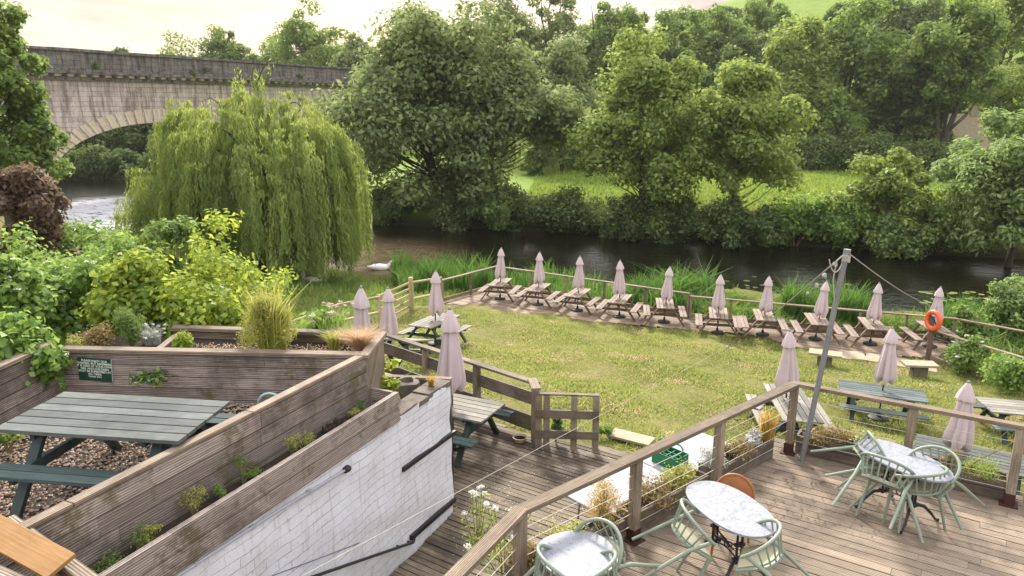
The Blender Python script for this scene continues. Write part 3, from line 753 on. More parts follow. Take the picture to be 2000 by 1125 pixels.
c, o = lawn_table('grey-green picnic table right below the terrace rail', 1905, 892, BANG, 1.3, L=1.9, W=.85, top='green_top', bench='green_top')
q = V((c.x - .3, c.y + .1, c.z)); parasol('closed mauve parasol leaning behind the terrace rail, nearest the right edge', q, aty(1893, 741, q.y), 'closed parasols at the green tables', 0)
cl = MB(); p = WT.matrix_basis @ V((.35, .67, .47)); 
cl.lathe([(.05, .0), (.16, .005), (.19, .03), (.15, .045), (.04, .05)], 16, tuple(p), lambda a, j: 1 + .25 * sin(3 * a) + .12 * sin(7 * a))
tag(cl.build('white_cloth', M['white_plastic'], smooth=True), 'crumpled white cloth lying on the bench of the pale lawn table', 'cloth')

# ---------------------------------------------------------------- bistro tables
def bistro(label, px, py, a, b, ang, two=True):
    p = at(px, py, TD + .75); t = thing('bistro_table', label, 'bistro table', (p.x, p.y, TD), ang, 'marble bistro tables on the terrace')
    m = MB(); N = 48; pr = []
    for k in range(N):
        w_ = 2 * pi * k / N; e = .86
        pr.append((a * abs(cos(w_)) ** e * (1 if cos(w_) > 0 else -1), b * abs(sin(w_)) ** e * (1 if sin(w_) > 0 else -1)))
    m.prism(pr, .728, .752); m.build('tabletop', M['marble'], t, bevel=.004)
    xs_ = (-.2, .2) if two else (-.05, .05)
    for s, x in zip((-1, 1), xs_):
        c = MB()
        for yy in (-.03, .03): c.tube([(x, yy, .2), (x, yy, .72)], .013, 8)
        c.box((x, 0, .24), (.06, .13, .05)); c.box((x, 0, .42), (.05, .11, .03)); c.box((x, 0, .71), (.08, .3, .02))
        c.build('column', M['iron'], t)
        for q in (-1, 1):
            f = MB(); f.tube([(x, q * .05, .24), (x + s * .05, q * .13, .22), (x + s * .09, q * .22, .12), (x + s * .11, q * .29, .03), (x + s * .115, q * .33, .02)], [.022, .02, .017, .014, .022], 8); f.build('foot', M['iron'], t, smooth=True)
    if two:
        r = MB()
        for q in (-1, 1): r.tube([(-.2, 0, .40 if q > 0 else .22), (-.1, 0, .31 + q * .055), (0, 0, .31 + q * .04), (.1, 0, .31 + q * .055), (.2, 0, .40 if q > 0 else .22)], .009, 6)
        r.tube([(.04 * cos(k * pi / 8), 0, .31 + .04 * sin(k * pi / 8)) for k in range(17)], .008, 6)
        for q in (-1, 1): r.tube([(q * .19, 0, .31), (q * .04, 0, .31)], .006, 6)
        r.build('stretcher', M['iron'], t)
    return t
T1 = bistro('round marble bistro table by the rail corner, cut by the picture edge', 1127, 1080, .375, .375, R(20), False)
T2 = bistro('oval marble bistro table with the tan chair behind it', 1425, 990, .58, .34, R(112))
T3 = bistro('oval marble bistro table with four sage chairs tipped against it', 1765, 896, .58, .32, R(115))

def chair_proto():
    t = bpy.data.objects.new('spindle_chair', None); t.empty_display_size = .2; col.objects.link(t)
    # origin = midpoint of the front feet; back of the chair lies towards -y
    oy = -.25
    def rim(a, rx, ry): return (rx * sin(a), oy - ry * cos(a))
    m = MB(); P = [(-.20, oy + .20), (.20, oy + .20)] + [rim(R(d), .225, .215) for d in range(80, -81, -16)]
    m.prism(P, .435, .46); m.build('seat', M['sage'], t, bevel=.005)
    m = MB(); P = [(-.17, oy + .18), (.17, oy + .18)] + [rim(R(d), .19, .18) for d in range(76, -77, -16)]
    m.prism(P, .461, .474); m.build('seat_pad', M['cream'], t, bevel=.004)
    hoop = []
    for d in range(-104, 105, 8):
        a = R(d); x, y = rim(a, .285, .275 + .05 * max(0, -cos(a))); hoop.append((x, y, .69 - .05 * (1 - cos(a)) ** 1.3))
    MB().tube(hoop, .0175, 10).build('top_rail', M['sage'], t, smooth=True)
    sp = MB()
    for d in range(-72, 73, 18):
        a = R(d); x0, y0 = rim(a, .215, .205); x1, y1 = rim(a, .283, .275); sp.tube([(x0, y0, .45), (x1, y1, .685 - .05 * (1 - cos(a)) ** 1.3)], .009, 8)
    sp.build('spindles', M['sage'], t, smooth=True)
    for s in (-1, 1):
        x1, y1 = rim(s * R(96), .285, .275)
        MB().tube([(x1, y1, .635), (s * .268, oy - .09, .44), (s * .31, oy - .30, 0)], [.017, .021, .015], 10).build('leg', M['sage'], t, smooth=True)
        MB().tube([(s * .19, oy + .17, .45), (s * .235, 0, 0)], [.019, .014], 10).build('leg', M['sage'], t, smooth=True)
    MB().tube([(-.2, oy + .19, .44), (.2, oy + .19, .44)], .015, 8).build('front_rail', M['sage'], t, smooth=True)
    return t
CH = chair_proto(); ch_first = True
def chair(label, px, py, hx, hy, tilt=24):
    """hoop centre rests on the table edge at that point, chair faces (hx, hy)"""
    global ch_first
    o = CH if ch_first else copy_tree(CH); ch_first = False
    a = R(tilt); h = V((hx, hy, 0)).normalized(); Y0, Z0 = -.525 * 1.06, .69 * 1.06
    p = at(px, py, TD - Y0 * sin(a) + Z0 * cos(a))
    yy = Y0 * cos(a) + Z0 * sin(a)
    o.location = (p.x - h.x * yy, p.y - h.y * yy, TD + .012); o.scale = (1.06, 1.06, 1.06)
    o.rotation_euler = (Matrix.Rotation(atan2(h.y, h.x) - pi / 2, 3, 'Z') @ Matrix.Rotation(-a, 3, 'X')).to_euler()
    return tag(o, label, 'chair', 'sage green spindle chairs tipped against the tables')
chair('sage spindle chair tipped on the left side of the table with the tan chair', 1333, 990, 1, .02, 34)
chair('sage spindle chair tipped on the right side of the table with the tan chair', 1524, 1036, -.9, .42, 24)
chair('sage spindle chair tipped at the front left of the far four-chair table', 1722, 895, .75, .65, 30)
chair('sage spindle chair tipped at the front right of the far four-chair table', 1838, 928, -.4, .9, 8)
chair('sage spindle chair tipped at the back left of the far table, legs towards the pole', 1700, 850, 1, -.12, 52)
chair('sage spindle chair tipped at the back right of the far table by the rail', 1848, 880, -.85, -.4, 26)
chair('sage spindle chair tipped on the far side of the round table', 1188, 1022, -.75, -.65, 40)
chair('sage spindle chair tipped at the left of the round table, by the rail', 1056, 1088, .95, .35, 25)
chair('sage spindle chair tipped at the right of the round table, lowest in view', 1196, 1100, -.85, .5, 25)

def tan_chair():
    p = at(1436, 945, TD + .75); d = (V((T2.location.x, T2.location.y)) - V((p.x, p.y))).normalized()
    t = thing('bentwood_chair', 'tan bentwood chair with rounded back behind the marble table', 'chair', (p.x, p.y, TD + .012), atan2(d.y, d.x) - pi / 2)
    N = 32
    MB().lathe([(.2, .44), (.21, .452), (.205, .47), (.0, .472)], 32, (0, .17, 0)).build('seat', M['terracotta'], t)
    pr = [(.205 * cos(2 * pi * k / N), .62 + .21 * sin(2 * pi * k / N)) for k in range(N)]
    m = MB(); lay = []
    for yy in (-.008, .008): lay += [(x, yy - (z - .62) * .22, z + .0) for x, z in pr]
    fs = [tuple(range(N))[::-1], tuple(range(N, 2 * N))] + [(k, (k + 1) % N, N + (k + 1) % N, N + k) for k in range(N)]
    m.quadset(lay, fs, [[(0, 0)] * len(f) for f in fs]); m.build('backrest', M['terracotta'], t)
    r = MB().tube([(x * 1.04, .012 - (z - .62) * .22, .62 + (z - .62) * 1.04) for x, z in pr + pr[:1]], .013, 8); r.build('back_frame', M['terracotta'], t, smooth=True)
    for sx in (-1, 1):
        MB().tube([(sx * .19, .0, .62), (sx * .17, .02, .44), (sx * .19, -.06, 0)], .014, 8).build('leg', M['terracotta'], t, smooth=True)
        MB().tube([(sx * .14, .3, .44), (sx * .17, .36, 0)], .014, 8).build('leg', M['terracotta'], t, smooth=True)
tan_chair()

# ================================================================ WALLS, PLANTERS
def board_wall(mb, p, q, z0, z1, nb, th=.045, out=0):
    """horizontal boards between two points"""
    bh = (z1 - z0) / nb; d = (V(q) - V(p)); L = d.length; d = d / L
    for i in range(nb):
        s = 0
        while s < L - .01:
            e = min(L, s + random.uniform(1.8, 3.6)); e = L if L - e < .5 else e
            a = V(p) + d * s; b = V(p) + d * (e - .004); j = random.uniform(-.002, .002)
            n = V((-d.y, d.x)) * (out + j)
            mb.beam((a.x + n.x, a.y + n.y, z0 + bh * (i + .5)), (b.x + n.x, b.y + n.y, z0 + bh * (i + .5)), th, bh - .011)
            s = e
def cap(mb, p, q, z, w=.15, h=.04): mb.beam((p[0], p[1], z), (q[0], q[1], z), w, h)

# white masonry wall
WQ = WP + WD * 8.2; WN = V((WD.y, -WD.x))     # normal into the yard (left)
ww = thing('white_wall', 'tall white painted rough masonry wall beside the lower deck', 'wall', (WP.x, WP.y, LD))
m = MB(); L = 8.2; NS, NZ = 60, 16; zt = 4.3
vs, fs, uvs = [], [], []
for i in range(NS + 1):
    for j in range(NZ + 1):
        s = L * i / NS; zz = LD - .3 + (zt - LD + .3) * j / NZ
        b = .012 * sin(s * 7 + zz * 3) + .010 * sin(s * 3.1 - zz * 9) + random.uniform(-.007, .007)
        p = WP + WD * (s + (random.uniform(-.008, .008) if i == 0 else 0)) - WN * b
        vs.append((p.x, p.y, zz + (.012 * sin(s * 9) if j == NZ else 0)))
for i in range(NS):
    for j in range(NZ):
        k = i * (NZ + 1) + j; fs.append((k, k + 1, k + NZ + 2, k + NZ + 1))
        uvs.append([(L * a / NS, (zt - LD) * b / NZ) for a, b in ((i, j), (i, j + 1), (i + 1, j + 1), (i + 1, j))])
m.quadset(vs, fs, uvs, .5)
e0 = WP + WN * .27; vs = []
for j in range(NZ + 1):
    v = V(m.v[j]); vs += [tuple(v), (e0.x, e0.y, v.z)]
fs = [(2 * j, 2 * j + 1, 2 * j + 3, 2 * j + 2) for j in range(NZ)]
m.quadset(vs, fs, [[(0, j * .13), (.42, j * .13), (.42, j * .13 + .13), (0, j * .13 + .13)] for j in range(NZ)], .5)
m.build('wall', M['white_wall'], ww, True, smooth=True)
m = MB(); p0 = WP - WD * .01
st = .0
while st < 8:
    ln = random.uniform(.25, .5); a = WP + WD * st; b = WP + WD * (st + ln - .01)
    m.beam((a.x + WN.x * .13, a.y + WN.y * .13, zt - .02 + random.uniform(-.012, .012)), (b.x + WN.x * .13, b.y + WN.y * .13, zt - .02 + random.uniform(-.012, .012)), .27 + random.uniform(-.02, .01), .07); st += ln
m.build('coping', M['stone_dark'], ww, True)
def onw(px, py, off=.02):
    p = wallpt(px, py, WP, WQ); return p - V((WN.x, WN.y, 0)) * off
def bar(name, label, cat, pts, w, h, mat):
    m = MB()
    for a, b in zip(pts[:-1], pts[1:]): m.beam(a, b, w, h)
    return tag(m.build(name, M[mat], bevel=.004), label, cat)
bar('metal_strip', 'black metal strip set in the white wall, upper short one', 'metal strip', [onw(784, 917), onw(886, 843)], .045, .058, 'black_paint')
bar('metal_strip', 'black metal strip low on the white wall end, above the handrail', 'metal strip', [onw(800, 1050), onw(887, 974)], .045, .07, 'black_paint')
hr = thing('handrail', 'thin black iron handrail fixed to the white wall', 'handrail', onw(800, 1054))
MB().tube([onw(806, 1050, .03), onw(796, 1056, .09), onw(700, 1088, .09), onw(560, 1135, .09), onw(430, 1180, .09)], .019, 8).build('rail', M['iron'], hr, True, smooth=True)
for px, py in ((796, 1058), (775, 1066)):
    MB().tube([onw(px, py, .0), onw(px, py, .05), onw(px - 1, py - 4, .09)], .014, 8).build('bracket', M['iron'], hr, True, smooth=True)
cp = thing('conduit', 'white conduit pipe with black end cap on the white wall', 'pipe', onw(675, 914))
MB().tube([onw(672, 916, .03), onw(520, 1008, .03), onw(350, 1118, .03), onw(250, 1180, .03)], .014, 8).build('pipe', M['white_plastic'], cp, True, smooth=True)
a_, b_ = onw(678, 912, .03), onw(669, 918, .03)
MB().tube([a_, a_.lerp(b_, .3), b_], [.03, .042, .036], 12).build('end_cap', M['rubber'], cp, True, smooth=True)
for i in range(3):
    p = onw(600 - i * 110, 958 + i * 70, .02); MB().box(p, (.05, .05, .035), atan2(WD.y, WD.x)).build('clip', M['white_plastic'], cp, True)
m = MB().tube([onw(700, 1060, .012), onw(640, 1083, .012), onw(535, 1122, .012), onw(480, 1145, .012)], .004, 5)  # thin dark line low on the wall face
tag(m.build('thin_line', M['rubber']), 'thin dark line running low along the white wall', 'cable')

# retaining wall between yard and trough
YQ = YW0 + YD * 7; YN = V((YD.y, -YD.x))      # towards the yard
rw = thing('retaining_wall', 'long sloping-looking grooved board wall between gravel yard and trough', 'timber wall', (YW0.x, YW0.y, 4.1))
m = MB(); board_wall(m, YW0, YQ, 4.02, CAP - .02, 6, .045); m.build('boards', M['grey_wood'], rw, True)
m = MB(); board_wall(m, YW0 + YN * .07, YQ + YN * .07, GR - .05, CAP - .02, 5, .03); m.build('inner_boards', M['grey_wood'], rw, True)
m = MB(); st = 0
while st < 7: a = YW0 + YD * st; b = YW0 + YD * min(7, st + 1.9); cap(m, a + YN * .03, b + YN * .03, CAP, .105, .035); st += 1.91
m.build('cap', M['cap_wood'], rw, True, bevel=.004)
# trough on the white wall
T0 = WP + WD * 1.35; TQ = WP + WD * 8.2
tr = thing('trough', 'narrow timber trough of sprigs on top of the white wall', 'planter', (T0.x, T0.y, 4.3))
m = MB(); board_wall(m, T0 - WN * .01, TQ - WN * .01, 4.26, 4.65, 2, .06); m.build('front_board', M['grey_wood'], tr, True)
m = MB(); a = T0 + WN * .06; b = T0 + WN * .36; board_wall(m, a, b, 4.31, 4.64, 2, .045); m.build('end_board', M['grey_wood'], tr, True)
m = MB(); q = [T0 + WN * .06, TQ + WN * .06, YQ - YN * .02, YW0 + YD * .55 - YN * .02]; m.prism([tuple(v) for v in q], 4.2, 4.5); m.build('soil', M['soil'], tr, True)

# raised planter with the sign
BL, BR = V((-4.66, 9.76)), V((-1.74, 9.44)); SW1 = YW0
pl = thing('raised_planter', 'big weathered timber raised planter with soil and the green sign', 'planter', (-3.6, 9.0, 4.0))
m = MB(); board_wall(m, SW0, SW1 + V((.0, .0)), GR - .1, CAP - .03, 5, .045); m.build('front_wall', M['grey_wood'], pl, True)
sd_ = (SW1 - SW0).normalized(); sn = V((-sd_.y, sd_.x))
m = MB(); cap(m, SW0 + sn * .03, SW1 + sn * .03 + sd_ * .02, CAP, .15, .045); m.build('cap', M['cap_wood'], pl, True, bevel=.005)
m = MB(); cap(m, BL, BR, CAP + .005, .15, .045); board_wall(m, BL, BR, 4.2, CAP - .03, 4, .045); m.build('back_wall', M['cap_wood'], pl, True, bevel=.004)
ed = (BR - SW1).normalized(); m = MB()
Lh = (BR - SW1).length; zb, zt2 = 3.75, CAP - .02; nb = 9; dz = .95   # diagonal boards of the end, clipped to the face
for i in range(-6, 11):
    c0 = zb + i * .145
    P_ = [(0, c0), (0, c0 + .138), (Lh, c0 + .138 + dz * Lh), (Lh, c0 + dz * Lh)]
    out = []                                   # clip to zb..zt2
    for lo, sgn in ((zb, 1), (zt2, -1)):
        src = P_ if lo == zb else out; out2 = []
        for k in range(len(src)):
            (xa, za), (xb, zb_) = src[k], src[(k + 1) % len(src)]
            ia, ib = sgn * (za - lo) >= 0, sgn * (zb_ - lo) >= 0
            if ia: out2.append((xa, za))
            if ia != ib: t_ = (lo - za) / (zb_ - za); out2.append((xa + (xb - xa) * t_, lo))
        out = out2
        if not out: break
    if len(out) < 3: continue
    nn = V((ed.y, -ed.x)); f = [(SW1.x + ed.x * x + nn.x * .02, SW1.y + ed.y * x + nn.y * .02, z) for x, z in out]
    k_ = V((1, dz)).normalized(); o = random.random() * 9; o2 = random.randrange(9)
    m.quadset(f, [tuple(range(len(f)))], [[(o + x * k_.x + z * k_.y, o2 - x * k_.y + z * k_.x) for x, z in out]])
m.build('end_wall', M['cap_wood'], pl, True)
m = MB(); q = [SW1, BR, BR + V((-.05, 0)), SW1 + V((-.05, 0))]; m.prism([tuple(v) for v in q], 3.75, CAP - .03); m.build('end_backing', M['fence_dark'], pl, True)
m = MB(); cap(m, SW1 + V((.0, -.05)), BR + V((0, .07)), CAP + .004, .12, .045); m.build('end_cap', M['cap_wood'], pl, True, bevel=.004)
m = MB(); a = at(310, 682, CAP); b = at(345, 655, CAP); cap(m, a, b, CAP - .01, .09, .045); m.build('divider', M['cap_wood'], pl, True)
m = MB(); m.prism([tuple(SW0 + sn * .04), tuple(SW1 + V((-.05, .04))), tuple(BR + V((-.05, -.03))), tuple(BL + V((0, -.03))), (-6.2, 9.9)], 4.3, CAP - .13); m.build('soil', M['soil'], pl, True)
m = MB(); board_wall(m, SW0 + V((-.12, 0)), V((-6.3, 3.0)), GR - .1, CAP + .04, 5, .05)
lw = thing('retaining_wall', 'grey board wall at the left edge of the gravel yard under the bramble', 'timber wall', (SW0.x, SW0.y, GR)); m.build('boards', M['grey_wood'], lw, True)
m = MB(); cap(m, SW0 + V((-.15, 0)), V((-6.33, 3)), CAP + .07, .13, .045); m.build('cap', M['cap_wood'], lw, True)
# chips/straw mulch
mt = MB(); qq = scatter([tuple(at(380, 690, CAP).xy), tuple(at(705, 690, CAP).xy), tuple(at(735, 662, CAP).xy), tuple(at(380, 655, CAP).xy)], 700)
for x, y in qq:
    a = random.random() * 3.14; l = random.uniform(.015, .05); mt.beam((x, y, CAP - .12 + random.random() * .02), (x + l * cos(a), y + l * sin(a), CAP - .12 + random.random() * .03), .008, .004)
tag(mt.build('mulch', LM['straw']), 'dry straw mulch scattered on the planter soil', 'mulch', kind='stuff')
# sign
sg = thing('sign', 'dark green sign with white lettering on the planter wall', 'sign', (0, 0, 0))
cns = [wallpt(150, 699, SW0 - sn * .03, SW1 - sn * .03), wallpt(213, 700, SW0 - sn * .03, SW1 - sn * .03), wallpt(223, 745, SW0 - sn * .03, SW1 - sn * .03), wallpt(157, 743, SW0 - sn * .03, SW1 - sn * .03)]
cc = sum(cns, V()) / 4; wd_ = ((cns[1] - cns[0]).length + (cns[2] - cns[3]).length) / 2; ht_ = ((cns[3] - cns[0]).length + (cns[2] - cns[1]).length) / 2
sg.location = cc; sg.rotation_euler = (0, R(3.5), atan2(sd_.y, sd_.x))
MB().beam((-wd_ / 2, 0, 0), (wd_ / 2, 0, 0), .012, ht_).build('panel', M['sign_green'], sg, bevel=.002)
MB().beam((wd_ / 2 + .006, 0, -ht_ / 2), (wd_ / 2 + .006, 0, ht_ / 2), .016, .010).build('edge_strip', M['white_plastic'], sg)
fcu = bpy.data.curves.new('lettering', 'FONT')
fcu.body = 'PLEASE ENJOY OUR\nGARDEN, BUT REMEMBER\nIT IS USED AT YOUR OWN\nRISK AND CHILDREN\nMUST BE SUPERVISED AT\nALL TIMES.'
fcu.align_x = 'CENTER'; fcu.align_y = 'CENTER'; fcu.size = ht_ * .125; fcu.space_line = .92; fcu.offset = .0008; fcu.extrude = .0006
def text_part(cu, z):
    to = bpy.data.objects.new('text_source', cu); col.objects.link(to)
    me = bpy.data.meshes.new_from_object(to.evaluated_get(bpy.context.evaluated_depsgraph_get())); bpy.data.objects.remove(to)
    o = link('lettering', me, M['sign_text'], sg); o.location = (0, -.0075, z); o.rotation_euler = (R(90), 0, 0)
text_part(fcu, ht_ * .09)
fcu.body = 'THANK YOU.'; fcu.size = ht_ * .095
text_part(fcu, -ht_ * .31)
# pit behind the white wall end
pa, pb = at(748, 733, 4.25), at(882, 742, 4.22)
pw = thing('retaining_wall', 'short dark timber board wall behind the stump at the white wall end', 'timber wall', (pa.x, pa.y, 3.4))
m = MB(); board_wall(m, pa.xy, pb.xy, 3.35, 4.22, 4, .05); m.build('boards', M['fence_dark'], pw, True)
m = MB(); cap(m, pa, pb, 4.235, .09, .03); m.build('cap', M['cap_wood'], pw, True)
m = MB(); m.prism([tuple(WP + WN * .2), tuple(WP + WN * .2 + WD * 1.6), tuple(YW0 - YN * .1), (-1.70, 9.4), tuple(pa.xy), tuple(pb.xy)], 2.2, 3.72)
tag(m.build('pit_soil', M['soil']), 'dark earth in the pit behind the white wall end', 'ground', kind='structure')
p = at(797, 778, 4.0)
st_ = thing('tree_stump', 'dark hollow stump standing in the pit behind the white wall', 'stump', (p.x - .02, p.y + .02, 3.71)); st_.scale = (1.15, 1.15, 1.65)
MB().lathe([(.20, 0), (.19, .1), (.175, .24), (.16, .33), (.10, .34), (.07, .27), (.0, .26)], 18, (0, 0, 0), lambda a, j: 1 + .12 * sin(3 * a + j) + .07 * sin(7 * a)).build('trunk', M['stone_dark'], st_, smooth=True)
# fresh plank + grey slats at lower left
a, b = at(-90, 985, 5.22), at(120, 1102, 5.14)
m = MB(); m.beam((a.x, a.y - .03, a.z), (b.x + .02, b.y - .03, b.z), .21, .03, up=(0, -.35, 1)); tag(m.build('plank', M['new_wood'], bevel=.003), 'fresh yellow sawn plank at the bottom left corner', 'plank')
for (x0, y0, x1, y1, zz, l) in ((15, 1014, 185, 1140, 5.08, 'grey weathered slat lying under the fresh plank, nearest the gravel'), (95, 1090, 165, 1150, 5.02, 'narrow grey slat end below the fresh plank'), (-60, 1095, 40, 1140, 5.12, 'pale grey slat below the fresh plank at the corner')):
    a, b = at(x0, y0, zz), at(x1, y1, zz); m = MB().beam(a, b, .10, .035); tag(m.build('slat', M['cap_wood'], bevel=.003), l, 'slat')
# hose loop behind the yard table
p = at(528, 790, GR + .45); m = MB(); m.tube([(p.x + .13 * cos(t), p.y - .02 * t / 6, p.z + .13 * sin(t)) for t in np.linspace(0, 6.5, 26)], .016, 8)
tag(m.build('hose', M['hose'], smooth=True), 'loop of pale green hose behind the yard table', 'hose')
p = at(1015, 863, LD)
b = thing('bowl', 'beige dog bowl on the lower deck by the ramp fence post', 'bowl', (p.x, p.y, LD + .015))
MB().lathe([(.09, 0), (.125, .07), (.13, .085), (.115, .085), (.09, .04), (.0, .035)], 28).build('bowl_body', M['ceramic'], b, smooth=True)
MB().lathe([(.0, .06), (.10, .06), (.0, .0605)], 24).build('water', M['water'], b)

# ================================================================ RAILINGS AND FENCES
def line_px(px, A, B, z):
    lo, hi = -.5, 1.5
    for _ in range(40):
        mid = (lo + hi) / 2; P = V((*(A.lerp(B, mid)), z)); dep = P.y * CT + (H - z) * ST
        if 1000 + F * P.x / dep < px: lo = mid
        else: hi = mid
    return A.lerp(B, lo)
RT = TD + 1.05
tr_ = thing('terrace_railing', 'weathered timber railing with steel wires round the terrace', 'railing', (A_.x, A_.y, TD))
posts = [A_, line_px(1240, A_, D_, TD + .5), line_px(1402, A_, D_, TD + .5), D_, line_px(1774, D_, FARR, TD + .5), line_px(1982, D_, FARR, TD + .5), FARR, A_.lerp(R0, .55), R0]
for i, p in enumerate(posts):
    dd = (D_ - A_) if i < 3 else (FARR - D_) if i < 7 else (A_ - R0)
    m = MB(); m.beam((p.x, p.y, TD + .14), (p.x, p.y, RT - .02), .105, .105, up=(dd.x, dd.y, 0)); o = m.build('post', M['post_wood'], tr_, True, bevel=.006)
    m = MB(); m.beam((p.x, p.y, TD), (p.x, p.y, TD + .16), .118, .118, up=(dd.x, dd.y, 0)); m.beam((p.x, p.y, TD), (p.x, p.y, TD + .012), .2, .2, up=(dd.x, dd.y, 0)); s = m.build('post_shoe', M['rust'], tr_, True)
for a, b, w_ in ((R0, A_, .15), (A_, D_, .15), (D_, FARR, .12)):
    d = (b - a).normalized() * .03; m = MB(); zq = RT + (.004 if w_ < .13 else .002 if a is R0 else 0); m.beam((a.x - d.x, a.y - d.y, zq), (b.x + d.x, b.y + d.y, zq), w_, .05); m.build('handrail', M['rail_wood'], tr_, True, bevel=.008)
for a, b in ((R0, A_), (A_, D_), (D_, FARR)):
    for k in range(5):
        zz = TD + .2 + k * .16; MB().tube([(a.x, a.y, zz), (b.x, b.y, zz)], .0035, 5).build('wire', M['wire'], tr_, True)
def trough(label, a, b, off, w_=.26, h_=.27, zb=TD, side=1):
    d = (b - a).normalized(); n = V((-d.y, d.x)) * side; a2, b2 = a + n * (off + w_ / 2), b + n * (off + w_ / 2)
    t = thing('planter_trough', label, 'planter', (a2.x, a2.y, zb), 0, 'timber troughs along the terrace railing')
    for nm, s in (('front_board', -1), ('back_board', 1)):
        m = MB(); board_wall(m, a2 + n * (s * w_ / 2), b2 + n * (s * w_ / 2), zb, zb + h_, 2, .03); m.build(nm, M['fence_dark'], t, True)
    for q in (a2, b2):
        m = MB(); m.beam((*(q - n * (w_ / 2 - .018)), zb + h_ / 2), (*(q + n * (w_ / 2 - .018)), zb + h_ / 2), .03, h_ - .01); m.build('end_board', M['fence_dark'], t, True)
    m = MB(); m.prism([tuple(a2 - n * w_ / 2), tuple(b2 - n * w_ / 2), tuple(b2 + n * w_ / 2), tuple(a2 + n * w_ / 2)], zb + .02, zb + h_ - .05); m.build('soil', M['soil'], t, True)
    return a2, b2
Bp, Cp, Ep, Fp = posts[1], posts[2], posts[4], posts[5]
def seg(a, b, s, e): return a.lerp(b, s), a.lerp(b, e)
TA = trough('dark timber trough outside the rail below the round table', *seg(A_, Bp, .05, .95), .07)
TB = trough('dark timber trough outside the rail beside the tan chair', *seg(Bp, Cp, .05, .95), .07)
TC = trough('dark timber trough with silver plants before the corner post', *seg(Cp, D_, .05, .82), .07)
TD1 = trough('dark timber trough of rusty flowers behind the leaning pole', *seg(D_, Ep, .06, .97), .07)
TE = trough('dark timber trough with moss behind the four-chair table', *seg(Ep, Fp, .04, .97), .07)
TF = trough('dark timber trough past the last terrace post', *seg(Fp, FARR, .04, .97), .07)
TR0 = trough('dark timber trough left of the rail corner, with tall white flowers', *seg(R0, A_, .3, .96), .07)
# leaning pole
pb_ = at(1566, 900, TD); ptp = aty(1654, 492, pb_.y - .05)
po = thing('pole', 'leaning grey metal pole standing in the terrace corner', 'pole', pb_)
MB().tube([pb_, ptp], .036, 14).build('shaft', M['steel'], po, True, smooth=True)
MB().tube([ptp - V((0, 0, .04)), ptp + V((.006, 0, .035))], .046, 14).build('collar', M['steel'], po, True, smooth=True)
m = MB()
for k in range(5): m.tube([ptp + V((.045 * cos(t), .045 * sin(t), -.05 - .018 * k + .01 * sin(2 * t))) for t in np.linspace(0, 6.3, 14)], .009, 6)
m.build('lashing', M['rope'], po, True)
def sag(a, b, s, n=14): return [a.lerp(b, t) - V((0, 0, s * 4 * t * (1 - t))) for t in np.linspace(0, 1, n)]
e1 = G(1452, 660); e1.z += .05
m = MB(); m.tube(sag(ptp, e1, .05, 24), .011, 6)
for k in range(10): q = sag(ptp, e1, .05, 24)[1 + k // 3]; m.blob(q + V((random.uniform(-.02, .02), 0, -.02 - .015 * k)), (.03, .03, .03), 6, 4)
tag(m.build('guy_rope', M['rope']), 'grey guy rope from the pole top down to the riverside deck', 'rope')
m = MB(); e2 = aty(1830, 600, 24); m.tube(sag(ptp, e2, .12), .008, 6); tag(m.build('guy_rope', M['rope']), 'thin dark rope from the pole top towards the life ring', 'rope')
m = MB(); q = ptp + V((-.12, 0, -.12)); m.tube([ptp, q, q + V((-.02, 0, -.25)), q + V((.03, 0, -.55)), q + V((.035, 0, -.85))], .007, 5); m.tube(sag(ptp, ptp + V((-.22, 0, -.1)), .22), .008, 5)
tag(m.build('rope_tail', M['rope']), 'loose rope tails dangling from the pole top', 'rope')
# long washing-line cable
pg = G(1420, 684); ta = pg + V((0, 0, .12)); tb = aty(700, 1066, 5.6)
m = MB(); m.tube([ta, tb, tb + (tb - ta) * .4], .0034, 6); tag(m.build('cable', M['rope']), 'thin pale cable crossing from the lawn over the lower deck', 'cable')
pp = thing('peg', 'small pale peg on the lawn holding the cable end', 'peg', pg)
MB().tube([(0, 0, -.05), (0, 0, .14)], [.025, .03], 8).build('stake', M['white_plastic'], pp); MB().tube([(.02, 0, .1), (.12, .05, .2)], .012, 6).build('hook', M['iron'], pp)

def fence(name, label, cat, posts, zf, ph, rails, post=(.09, .09), mat='fence_pale', rmat=None, round_=False, group=None, capw=0, over=0.05, wires=0):
    """posts: (x,y) list; zf(x,y) ground; rails: (height, w, h, side offset)"""
    P = [V((p[0], p[1], zf(p[0], p[1]))) for p in posts]
    t = thing(name, label, cat, P[0], 0, group)
    for i, p in enumerate(P):
        d = (P[min(i + 1, len(P) - 1)] - P[max(i - 1, 0)]).normalized()
        m = MB()
        if round_: m.tube([p - V((0, 0, .2)), p + V((0, 0, ph))], post[0] / 2, 10)
        else: m.beam(p - V((0, 0, .25)), p + V((0, 0, ph)), post[0], post[1], up=(d.x, d.y, 0))
        m.build('post', M[mat], t, True, bevel=0 if round_ else .006)
    for hgt, w_, h_, off in rails:
        m = MB()
        for kk, (a, b) in enumerate(zip(P[:-1], P[1:])):
            d = (b - a).normalized(); n = V((-d.y, d.x, 0)) * off; z = V((0, 0, hgt + .003 * (kk % 2))); n = n * (1 + .06 * (kk % 2))
            if round_: m.tube([a + n + z - d * over, b + n + z + d * over], w_ / 2, 8)
            else: m.beam(a + n + z - d * over, b + n + z + d * over, w_, h_)
        m.build('rail' if h_ < .12 else 'board', M[rmat or mat], t, True, bevel=0 if round_ else .004)
    for k in range(wires):
        m = MB(); m.tube([p + V((0, 0, .15 + k * .16)) for p in P], .004, 4); m.build('wire', M['wire'], t, True)
    return t
